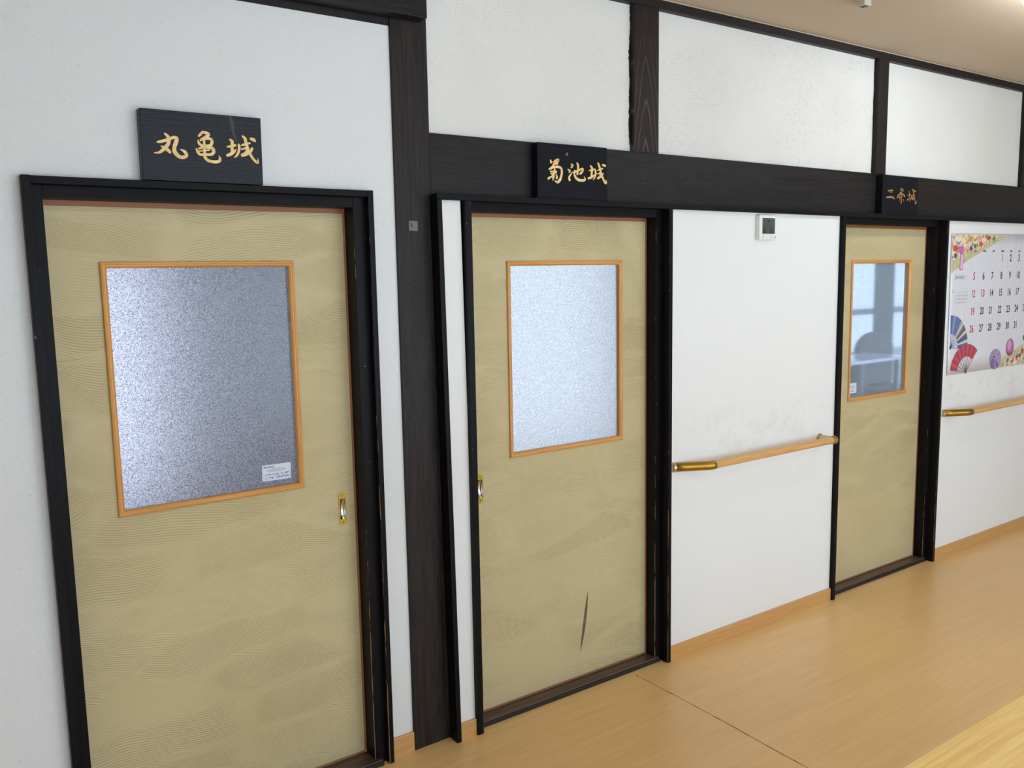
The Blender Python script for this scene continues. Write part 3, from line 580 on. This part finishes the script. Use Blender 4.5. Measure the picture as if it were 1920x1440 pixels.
# ------------------------------------------------------------------ text
def text_bm(bm, body, x, z, h, y, align='CENTER', xs=1., bold=0., rotm=0., mi=0, depth=.0003):
    cu = bpy.data.curves.new('t', 'FONT'); cu.body = body; cu.size = 1; cu.align_x = align; cu.align_y = 'CENTER'; cu.offset = bold
    cu.resolution_u = 3
    o = link(bpy.data.objects.new('t', cu)); dg = bpy.context.evaluated_depsgraph_get(); dg.update()
    me = bpy.data.meshes.new_from_object(o.evaluated_get(dg)); bpy.data.objects.remove(o)
    M = Matrix.Translation((x, y, z)) @ Matrix.Rotation(rotm, 4, 'Y') @ Matrix.Diagonal((h*xs, h, h, 1)) 
    n0 = len(bm.verts); vs = [bm.verts.new(M @ Vector((v.co.x, 0, v.co.y))) for v in me.vertices]
    fs = []
    for p in me.polygons:
        try: f = bm.faces.new([vs[i] for i in p.vertices]); f.material_index = mi; fs.append(f)
        except ValueError: pass
    bpy.data.meshes.remove(me)
    return fs

# ------------------------------------------------------------------ wall controller, handrails, calendar, stickers
root = empty('wall_thermo_hygrometer', (3.07, -.058, 1.753)); tag(root, 'small white wall-mounted digital display under the dark strip left of the farthest door', 'thermometer')
obj('housing', boxes((2.998, 3.1095, -.081, -.0575, 1.753, 1.8585)), M_plas, root, bevel=.004, seg=3)
sc = obj('screen', boxes((3.0155, 3.0975, -.0818, -.080, 1.779, 1.8455)), M_lcd, root)
bm = bmesh.new(); text_bm(bm, '22', 3.030, 1.7915, .026, -.0822, xs=.8, bold=.02); text_bm(bm, ':', 3.0525, 1.7915, .02, -.0822); text_bm(bm, '26', 3.0745, 1.7915, .026, -.0822, xs=.8, bold=.02); text_bm(bm, 'L', 3.060, 1.812, .015, -.0822, xs=.8)
tube(bm, [(3.057+.0065*math.cos(a*math.pi/6), -.0821, 1.832+.0065*math.sin(a*math.pi/6)) for a in range(13)], .0006, 6, False)
box(bm, 3.053, 3.061, -.0823, -.0819, 1.8315, 1.8325)
obj('segments', bm, M_seg, sc)
bm = bmesh.new(); tube(bm, [(3.1005, -.0822, 1.7655), (3.1005, -.080, 1.7655)], .0026, 12); obj('sensor_eye', bm, M_grille, root)
M_pm = mat('pinkish_print', (190, 172, 172), .5)
for q in ((3.0165, 3.0245, 1.7625, 1.7665), (3.0195, 3.0215, 1.7705, 1.7735), (3.066, 3.084, 1.762, 1.764), (3.066, 3.084, 1.7685, 1.7695)): obj('printed_mark', boxes((q[0], q[1], -.0813, -.080, q[2], q[3])), M_pm, root)

def handrail(x0, x1, z, label, right_bracket, z2=None):
    z2 = z if z2 is None else z2
    root = empty('handrail', ((x0+x1)/2, -.058, z)); tag(root, label, 'handrail', 'wooden handrails on the corridor wall')
    yr = -.128; r = .0172
    xa = x0+.165
    bm = bmesh.new(); tube(bm, [(xa-.006, yr, z), (x1, yr, z2)], r, 28); obj('rail', bm, M_rail, root, smooth=False)
    for p in bpy.context.scene.objects[-1:] if False else []: pass
    # elbow: leaves the wall at a slant and bends into the rail
    path = [(x0+.006, -.0585, z+.001), (x0+.05, -.0785, z), (x0+.10, -.103, z), (x0+.125, -.1165, z), (x0+.142, -.1245, z), (x0+.157, yr-.0005, z), (xa, yr, z)]
    bm = bmesh.new(); tube(bm, path, .0188, 28, radii=[.019, .019, .019, .019, .0190, .0188, .0186]); e = obj('bracket', bm, M_brass, root, smooth=True)
    e.data.shade_flat() if False else None
    bm = bmesh.new(); tube(bm, [(x0-.002, -.0582, z+.001), (x0+.007, -.0618, z+.001)], .0205, 28); obj('end_flange', bm, M_champ, e)
    bm = bmesh.new(); tube(bm, [(xa-.001, yr, z), (xa+.008, yr, z)], .0192, 28); obj('collar', bm, M_champ, e)
    if right_bracket:
        bm = bmesh.new(); tube(bm, [(x1-.012, -.0585, z2), (x1-.010, -.118, z2)], .0165, 24); tube(bm, [(x1-.020, yr, z2), (x1+.006, yr, z2), (x1+.012, yr, z2)], .0195, 28, radii=[.0195, .0195, .014])
        e = obj('bracket', bm, M_champ, root, smooth=False); e['label'] = 'champagne coloured end bracket'
        bm = bmesh.new(); tube(bm, [(x1-.012, -.0583, z2), (x1-.012, -.0625, z2)], .0215, 28); obj('end_flange', bm, M_champ, e)
    return root
handrail(2.508, 3.500, .8255, 'shorter wooden handrail with gold elbow between the middle and farthest doors', True, .8275)
handrail(4.588, 6.6, .826, 'wooden handrail below the calendar running out of the frame', True, .826)

# calendar
YC = -.0635
cal = empty('wall_calendar', (5.03, YC, 1.03)); tag(cal, 'large glossy January wall calendar with printed fans and flowers', 'calendar')
bm = bmesh.new(); NX = 26; rows = []
X0a, X1a = 4.597, 5.478
def cy(x, z):
    return YC
for j in range(9):
    f = j/8; rows.append([bm.verts.new((4.609-.013*f + i/NX*.965, cy(4.6+i/NX*.965, 1.0345+f*.7735), 1.0345 + f*(.768+.005*i/NX))) for i in range(NX+1)])
for a, b in zip(rows, rows[1:]):
    for k in range(NX): bm.faces.new((a[k], a[k+1], b[k+1], b[k]))
sheet = obj('sheet', bm, M_sheet, cal, smooth=True); sm_ = sheet.modifiers.new('thickness', 'SOLIDIFY'); sm_.thickness = .0008; sm_.offset = -1 
YP = YC - .0004
def flat(name, faces, m, parent=None, y=YP):
    """a printed patch: list of outlines in (x, z)"""
    bm = bmesh.new()
    for k, pts in enumerate(faces): prism_xz(bm, pts, y, y+.0002)
    return obj(name, bm, m, parent or sheet)
def ell(cx, cz, rx, rz, n=18, a0=0): return [(cx+rx*math.cos(a0+2*math.pi*k/n), cz+rz*math.sin(a0+2*math.pi*k/n)) for k in range(n)]
M_bandc = mat('gold_green_brocade_print', (196, 188, 150), .3); t = NT(M_bandc)
t.color(t.ramp(t.noise(t.coord(), 70, 3), [(.35, (176, 172, 120)), (.6, (212, 200, 170))]))
M_flor = mat('floral_print', (220, 210, 190), .3); t = NT(M_flor)
vo = t.n('ShaderNodeTexVoronoi'); t.l(t.coord(), vo.inputs['Vector']); vo.inputs['Scale'].default_value = 68
q = t.n('ShaderNodeSeparateColor'); t.l(vo.outputs['Color'], q.inputs[0])
t.color(t.ramp(q.outputs[0], [(0., (222, 214, 180)), (.3, (236, 228, 214)), (.45, (216, 150, 130)), (.6, (232, 210, 150)), (.75, (120, 150, 110)), (.88, (206, 110, 80)), (1., (240, 236, 220))]))
def colm(n, c): return mat(n, c, .32)
pk = colm('pink_print', (196, 110, 168)); pkl = colm('pale_pink_print', (226, 190, 216)); org = colm('orange_print', (200, 84, 52)); pur = colm('violet_print', (92, 76, 140)); grn = colm('green_print', (70, 120, 84)); ylw = colm('ochre_print', (204, 158, 46)); crm = colm('cream_print', (226, 222, 190)); rs = colm('rose_print', (222, 160, 150)); cri = colm('crimson_print', (160, 46, 76)); navy = colm('navy_print', (52, 58, 104)); lil = colm('lilac_print', (150, 140, 180))
flat('brocade_band', [[(4.599, 1.797), (4.603, 1.587), (4.80, 1.668), (5.237, 1.8025), (5.0, 1.8015)]], M_bandc)
flat('flower_print', [[(4.600, 1.7955), (4.602, 1.655), (4.70, 1.680), (4.779, 1.708), (5.036, 1.7717), (5.13, 1.8005)]], M_flor, y=YP-.0003)
FL = [(4.637, 1.7225, .030, .020, org), (4.640, 1.683, .020, .016, pur), (4.80, 1.722, .022, .014, pur), (4.842, 1.735, .018, .014, grn), (4.905, 1.748, .024, .017, org), (4.79, 1.775, .026, .018, ylw), (4.885, 1.782, .04, .014, rs), (4.66, 1.775, .045, .018, crm), (4.72, 1.762, .03, .014, crm), (4.99, 1.781, .022, .014, cri), (5.045, 1.777, .014, .014, grn), (4.85, 1.757, .02, .010, crm), (4.66, 1.750, .022, .008, lil)]
for cx, cz, rx, rz, m in FL:
    pts = [(cx+rx*(1+.18*math.cos(5*a))*math.cos(a)*.85, cz+rz*(1+.18*math.cos(5*a))*math.sin(a)*.85) for a in [2*math.pi*k/30 for k in range(30)]]
    flat('flower_print', [pts, ], m, y=YP-.0006)
cols = [4.848, 4.9515, 5.0505, 5.155, 5.256, 5.355, 5.457]; rws = [1.6665, 1.5675, 1.4705, 1.3722, 1.2748]
d = 1
for r in range(5):
    for c in range(7):
        if r == 0 and c < 3: continue
        if d > 31: continue
        mm = M_red if (c == 0 or d in (1, 13)) else (M_blue if c == 6 else M_ink)
        bm = bmesh.new(); text_bm(bm, str(d), cols[c], rws[r]+.001, .058, YP-.0002, xs=.74 if d > 9 else .78, bold=.02); obj('date_number', bm, mm, sheet); d += 1
for c, w in enumerate(['SUN', 'MON', 'TUE', 'WED', 'THU', 'FRI', 'SAT']):
    bm = bmesh.new(); text_bm(bm, w, cols[c], 1.7075, .014, YP-.0009, bold=.03); obj('weekday_name', bm, M_ink if c else M_red, sheet)
flat('month_numeral', [[(4.664, 1.7335), (4.7215, 1.7335), (4.722, 1.606), (4.687, 1.606), (4.6875, 1.700), (4.664, 1.700)]], pk, y=YP-.0010)
flat('month_numeral', [[(4.694, 1.690), (4.716, 1.690), (4.716, 1.612), (4.693, 1.612)]], pkl, y=YP-.0013)
bm = bmesh.new(); text_bm(bm, 'January', 4.697, 1.570, .036, YP-.0004, xs=.95); obj('month_name', bm, colm('grey_lilac_print', (142, 146, 170)), sheet)
bm = bmesh.new(); n = 1
for r in range(5):
    for c in range(7):
        if r == 0 and c < 6: continue
        if n > 28: break
        text_bm(bm, str(n), 4.662 + c*.0195, 1.503 - r*.0185, .012, YP-.0004); n += 1
smg = colm('small_grey_print', (120, 120, 140)); obj('small_month_table', bm, smg, sheet); bm = bmesh.new(); text_bm(bm, '2', 4.632, 1.490, .02, YP-.0004, bold=.03); obj('next_month_number', bm, smg, sheet)
# printed fans
def fan(px, pz, a0, a1, r0, r1x, r1z, segs, cols_, ribs, pm, yb):
    for i in range(segs):
        b0 = math.radians(a0+(a1-a0)*i/segs); b1 = math.radians(a0+(a1-a0)*(i+1)/segs)
        p = [(px+r0*r1x*math.cos(b0), pz+r0*r1z*math.sin(b0)), (px+r1x*math.cos(b0), pz+r1z*math.sin(b0)), (px+r1x*math.cos(b1), pz+r1z*math.sin(b1)), (px+r0*r1x*math.cos(b1), pz+r0*r1z*math.sin(b1))]
        flat('fan_print', [p], cols_[i % len(cols_)], y=yb)
    fs = []
    for i in range(ribs):
        b = math.radians(a0+(a1-a0)*i/(ribs-1)); w = .0015; nx, nz = -math.sin(b)*w, math.cos(b)*w; q = r0*1.0
        fs.append([(px-nx, pz-nz), (px+r1x*q*math.cos(b)-nx, pz+r1z*q*math.sin(b)-nz), (px+r1x*q*math.cos(b)+nx, pz+r1z*q*math.sin(b)+nz), (px+nx, pz+nz)])
    flat('fan_rib_print', fs, pm, y=yb-.0002); flat('fan_pivot_print', [ell(px, pz, .010, .010)], pm, y=yb-.0004)
bl = [colm('steel_blue_print', (104, 128, 172)), colm('blue_print', (82, 104, 160)), colm('silver_blue_print', (150, 160, 186)), colm('pewter_print', (112, 112, 130)), colm('straw_print', (204, 200, 180)), colm('pewter_dark_print', (96, 96, 116)), colm('straw_print_two', (206, 202, 182)), colm('blue_deep_print', (70, 86, 156))]
fan(4.6287, 1.186, -6, 93, .42, .182, .176, 16, [bl[i] for i in (7, 1, 6, 7, 5, 4, 5, 3, 4, 2, 1, 0, 1, 2, 0, 1)][::-1][::-1], 7, navy, YP-.0004)
rd = [colm('red_fold_print', (196, 72, 92)), colm('dark_red_fold_print', (170, 52, 76))]
fan(4.806, 1.040, 46, 173, .55, .170, .156, 14, rd, 8, colm('brown_rib_print', (120, 84, 84)), YP-.0008)
# thread balls
flat('ball_print', [ell(5.1335, 1.0885, .069, .060, 26)], lil, y=YP-.0004)
fs = []
for k in range(8):
    a = k*math.pi/4+.2; w = .0035; c, s = math.cos(a), math.sin(a); o_ = (5.118, 1.105)
    e_ = (5.1335+.066*c, 1.0885+.057*s); fs.append([(o_[0]-s*w, o_[1]+c*w), (e_[0]-s*w, e_[1]+c*w), (e_[0]+s*w, e_[1]-c*w), (o_[0]+s*w, o_[1]-c*w)])
flat('ball_thread_print', fs, colm('mauve_thread_print', (190, 150, 190)), y=YP-.0006)
flat('ball_thread_print', [[(5.08, 1.08), (5.09, 1.04), (5.13, 1.031), (5.118, 1.10)], [(5.15, 1.034), (5.18, 1.05), (5.122, 1.10)]], colm('plum_thread_print', (120, 96, 150)), y=YP-.0008)
flat('ball_print', [ell(5.302, 1.147, .0475, .0515, 26)], colm('magenta_ball_print', (176, 96, 160)), y=YP-.0010)
flat('ball_highlight_print', [ell(5.293, 1.160, .025, .032, 20)], colm('orchid_print', (204, 150, 200)), y=YP-.0012)
flat('ball_thread_print', [[(5.262, 1.122), (5.30, 1.110), (5.342, 1.122), (5.33, 1.102), (5.302, 1.096), (5.275, 1.104)]], cri, y=YP-.0014)
flat('brocade_band', [[(5.205, 1.0365), (5.212, 1.085), (5.57, 1.19), (5.57, 1.0385)]], M_bandc, y=YP-.0001)
flat('flower_print', [[(5.22, 1.0385), (5.225, 1.055), (5.36, 1.09), (5.57, 1.165), (5.57, 1.0405)]], M_flor, y=YP-.0002)
for cx, cz, rx, rz, m in [(5.285, 1.072, .016, .014, grn), (5.335, 1.060, .02, .012, org), (5.395, 1.085, .02, .014, cri), (5.43, 1.09, .02, .016, grn), (5.46, 1.115, .018, .02, cri), (5.23, 1.05, .02, .010, ylw), (5.47, 1.195, .015, .02, grn)]:
    flat('flower_print', [[(cx+rx*(1+.18*math.cos(5*a))*math.cos(a)*.85, cz+rz*(1+.18*math.cos(5*a))*math.sin(a)*.85) for a in [2*math.pi*k/30 for k in range(30)]]], m, y=YP-.0006)

# paper labels on the glass
def label_on(name, pts, y, label):
    bm = bmesh.new(); prism_xz(bm, pts, y-.0006, y); root = obj(name, bm, M_label); tag(root, label, 'label'); return root
yg = .042+.0112
lb = label_on('paper_label', [(.8425, 1.0545), (.9335, 1.0535), (.9325, 1.0035), (.8415, 1.0045)], yg, 'white paper label with blue writing in the corner of the nearest door window')
bm = bmesh.new(); text_bm(bm, '熊本大橋の様', .8645, 1.0465, .0060, yg-.0009, xs=.95, bold=.02); obj('black_writing', bm, M_ink, lb)
bm = bmesh.new(); text_bm(bm, 'デイサービスは、火・木曜', .8875, 1.0225, .0076, yg-.0009, xs=.84, bold=.035); text_bm(bm, 'ここでは、入浴土曜のみ', .8875, 1.0125, .0076, yg-.0009, xs=.92, bold=.035); obj('blue_writing', bm, M_teal, lb)
bm = bmesh.new(); prism_xz(bm, ell(.887, 1.0362, .032, .0062, 24), yg-.0008, yg-.0003); obj('grey_patch', bm, M_greyp, lb)
bm = bmesh.new(); rnd = random.Random(4)
for xx in (.8455, .9285):
    bm = bmesh.new()
    for k in range(7): prism_xz(bm, ell(xx+rnd.uniform(-.0008, .0008), 1.009+k*.0066, .0011, .0011, 8), yg-.0008, yg-.0003)
    obj('printed_dots', bm, M_dot, lb)
yg = .021+.0112
lb = label_on('paper_label', [(3.8455, 1.0475), (3.914, 1.0475), (3.914, .996), (3.8455, .996)], yg, 'small white paper label in the lower corner of the farthest door window')
bm = bmesh.new(); prism_xz(bm, ell(3.881, 1.028, .026, .0105, 24), yg-.0009, yg-.0003); obj('grey_patch', bm, M_greyp, lb)
bm = bmesh.new(); text_bm(bm, '松本良子様', 3.8795, 1.0065, .0075, yg-.0009, xs=1.0, bold=.03) if False else text_bm(bm, '熊本の様', 3.8795, 1.0065, .0085, yg-.0009, xs=1.0, bold=.03); obj('black_writing', bm, M_ink, lb)

# tape square on the post, small marks on beam
bm = bmesh.new(); prism_xz(bm, [(1.3372, 1.8015), (1.3688, 1.8003), (1.3682, 1.7688), (1.3368, 1.7705)], -.0276, -.027)
tp = tag(obj('tape_square', bm, M_tape), 'small grey tape square stuck on the broad dark post', 'tape')
bm = bmesh.new(); prism_xz(bm, [(1.3420, 1.7985), (1.3465, 1.794), (1.3505, 1.786), (1.3492, 1.778), (1.3450, 1.782), (1.3418, 1.790)], -.0279, -.0274); obj('dark_smudge', bm, M_seg, tp)

# ceiling lamp and sensor
def lamp(LX, LY, LZ, label):
  root = empty('ceiling_lamp', (LX+.6, LY, CE)); tag(root, label, 'ceiling lamp', 'fluorescent tube lamps on the corridor ceiling')
  bm = bmesh.new(); tube(bm, [(LX, LY, LZ), (LX+.006, LY, LZ), (LX+.02, LY, LZ), (LX+1.19, LY, LZ), (LX+1.2, LY, LZ)], .018, 20, radii=[.009, .014, .018, .018, .012]); obj('tube', bm, M_lamp, root, smooth=True)
  obj('batten', boxes((LX+.04, LX+1.16, LY-.03, LY+.03, 2.622, CE)), M_white, root, bevel=.004)
  for xx in (LX+.05, LX+1.15): obj('lamp_holder', boxes((xx-.008, xx+.008, LY-.012, LY+.012, LZ+.010, 2.624)), M_white, root)
lamp(3.41, -.918, 2.583, 'lit fluorescent tube lamp on the ceiling at the upper right corner')
lamp(.7, -1.75, 2.583, 'added unseen tube lamp above the frame near the camera, brightening floor and left wall')  # extra lamp out of view, added to brighten the near floor and wall
lamp(3.6, -2.9, 2.583, 'added unseen tube lamp by the windows, brightening the room')  # another added lamp, never in view, for more overhead light
root = empty('ceiling_sensor', (3.16, -.44, CE)); tag(root, 'small pale boxed ceiling sensor with dark slots at the top edge of the photo', 'sensor')
SX, SY = 3.1275, -.462
obj('housing', boxes((SX-.0225, SX+.0225, SY-.012, SY+.022, CE-.03, CE)), mat('beige_plastic', (196, 188, 170), .5), root, bevel=.003)
bm = bmesh.new()
for k in range(3): box(bm, SX-.014, SX+.012, SY-.008+k*.0095, SY-.003+k*.0095, CE-.0312, CE-.0295)
obj('slots', bm, M_grille, root)

# ------------------------------------------------------------------ counter in the foreground
root = empty('counter_table', (1.7, -2.05, 0)); tag(root, 'pale ash wooden table with its edge at the lower right corner', 'table')
obj('table_top', boxes((.95, 2.9, -2.40, -1.7085, .685, .72)), M_counter, root, bevel=.004, seg=3)
for xx in (1.02, 2.83):
    for yy in (-2.33, -1.80): obj('leg', boxes((xx-.025, xx+.025, yy-.025, yy+.025, 0, .685)), M_counter, root, bevel=.003)
obj('apron', boxes((1.0, 2.85, -1.80, -1.785, .61, .685)), M_counter, root)

# ------------------------------------------------------------------ unseen side: opposite wall with windows, end walls
bm = bmesh.new(); xs = [XL-.1] + [v for w in FRONT_WIN for v in w] + [XR+.1]
for i in range(0, len(xs), 2): box(bm, xs[i], xs[i+1], YF-.15, YF, 0, CE)
for a, b in FRONT_WIN: box(bm, a, b, YF-.15, YF, 0, WZ0); box(bm, a, b, YF-.15, YF, WZ1, CE)
S('wall_front', bm, M_emboss, 'white wall with windows opposite the doors', 'wall')
for i, (a, b) in enumerate(FRONT_WIN):
    bm = bmesh.new(); w = .04; m_ = (a+b)/2
    for q in ((a, a+w), (b-w, b), (m_-w/2, m_+w/2)): box(bm, q[0], q[1], YF-.09, YF-.04, WZ0, WZ1)
    for q in ((WZ0, WZ0+w), (WZ1-w, WZ1)): box(bm, a, b, YF-.09, YF-.04, q[0], q[1])
    S('window_%d' % (i+1), bm, M_alu, 'window frame in the wall opposite the doors', 'window')
S('wall_side_left', boxes((XL-.1, XL, YF-.15, .1, 0, CE)), M_paper, 'white end wall left of the nearest door', 'wall')
S('wall_side_right', boxes((XR, XR+.1, YF-.15, .1, 0, CE)), M_emboss, 'white end wall at the far end', 'wall')

# rooms behind the doors
def room(i, x0, x1, y1, wins, wz, label):
    bm = bmesh.new(); t_ = .05
    box(bm, x0, x0+t_, TH, y1, 0, 2.4); box(bm, x1-t_, x1, TH, y1, 0, 2.4); box(bm, x0, x1, TH, y1+t_, 2.4, 2.45)
    e = [x0] + [v for w in wins for v in w] + [x1]
    for k in range(0, len(e), 2): box(bm, e[k], e[k+1], y1, y1+t_, 0, 2.4)
    for a, b in wins: box(bm, a, b, y1, y1+t_, 0, wz[0]); box(bm, a, b, y1, y1+t_, wz[1], 2.4)
    S('wall_rear_%d' % i, bm, M_room, label, 'wall')
    S('floor_room_%d' % i, boxes((x0, x1, .02, y1+.1, -.1, -.001)), M_roomfloor, 'floor of the ' + label, 'floor')
room(1, XL, 1.42, 3.0, [(-.4, 1.15)], (.3, 1.95), 'room behind the nearest door')
room(2, 1.42, 3.58, 1.5, [(2.1, 3.45)], (.5, 2.1), 'room behind the middle door')
room(3, 3.58, 10.5, 2.6, [(6.4, 9.6)], (.78, 2.2), 'room behind the farthest door')
bm = boxes((6.4, 9.6, 2.58, 2.64, 1.165, 1.215), (8.36, 8.41, 2.58, 2.64, .78, 2.2))
S('window_4', bm, M_alu, 'window bars seen through the farthest door window', 'window')
for i, (a, b, y, z0_, z1_) in enumerate([(-.4, 1.15, 3.02, .3, 1.95), (2.1, 3.45, 1.52, .5, 2.1), (6.4, 9.6, 2.62, .78, 2.2)]):
    S('window_%d' % (5+i), pane(a, b, y, z0_, z1_), (M_milk1, M_milk2, M_milk3)[i], 'milky pane added to dim the sky in the rear window of a room behind the doors', 'window')
# curtain with folds, armchair and bed, dimly seen through the hazy pane
bm = bmesh.new(); N = 60; A = []; B = []
for i in range(N+1):
    x = 8.10 + .34*i/N; y = 2.565 + .012*math.sin(i*1.15); A.append(bm.verts.new((x, y, .30))); B.append(bm.verts.new((x, y, 2.2)))
for i in range(N): bm.faces.new((A[i], A[i+1], B[i+1], B[i]))
cu = obj('curtain', bm, M_curtain, smooth=True); tag(cu, 'grey curtain seen through the farthest door window', 'curtain'); q = cu.modifiers.new('s', 'SOLIDIFY'); q.thickness = .004
root = empty('armchair', (8.0, 2.5, 0)); tag(root, 'rounded dark armchair back seen through the farthest door window', 'armchair')
bm = bmesh.new(); pts = [(7.70, .45)] + [(8.0+.30*math.cos(a), .82+.17*math.sin(a)) for a in [math.pi*(1-k/14) for k in range(15)]] + [(8.30, .45)]; prism_xz(bm, pts, 2.455, 2.53); obj('backrest', bm, M_sofa, root, bevel=.02, seg=3)
obj('seat', boxes((7.70, 8.30, 2.05, 2.455, .25, .45)), M_sofa, root, bevel=.03, seg=3)
for a in (7.74, 8.26):
    for b in (2.09, 2.49): obj('leg', boxes((a-.02, a+.02, b-.02, b+.02, 0, .26)), M_dz, root)
root = empty('white_table', (7.0, 1.8, 0)); tag(root, 'white topped table seen through the farthest door window', 'table')
obj('table_top', boxes((6.3, 7.72, 1.97, 2.42, .77, .80)), mat('glossy_white_top', (225, 228, 232), .12, spec=1.), root, bevel=.004)
for a in (6.36, 7.60):
    for b in (2.0, 2.37): obj('leg', boxes((a-.02, a+.02, b-.02, b+.02, 0, .77)), M_alu, root)
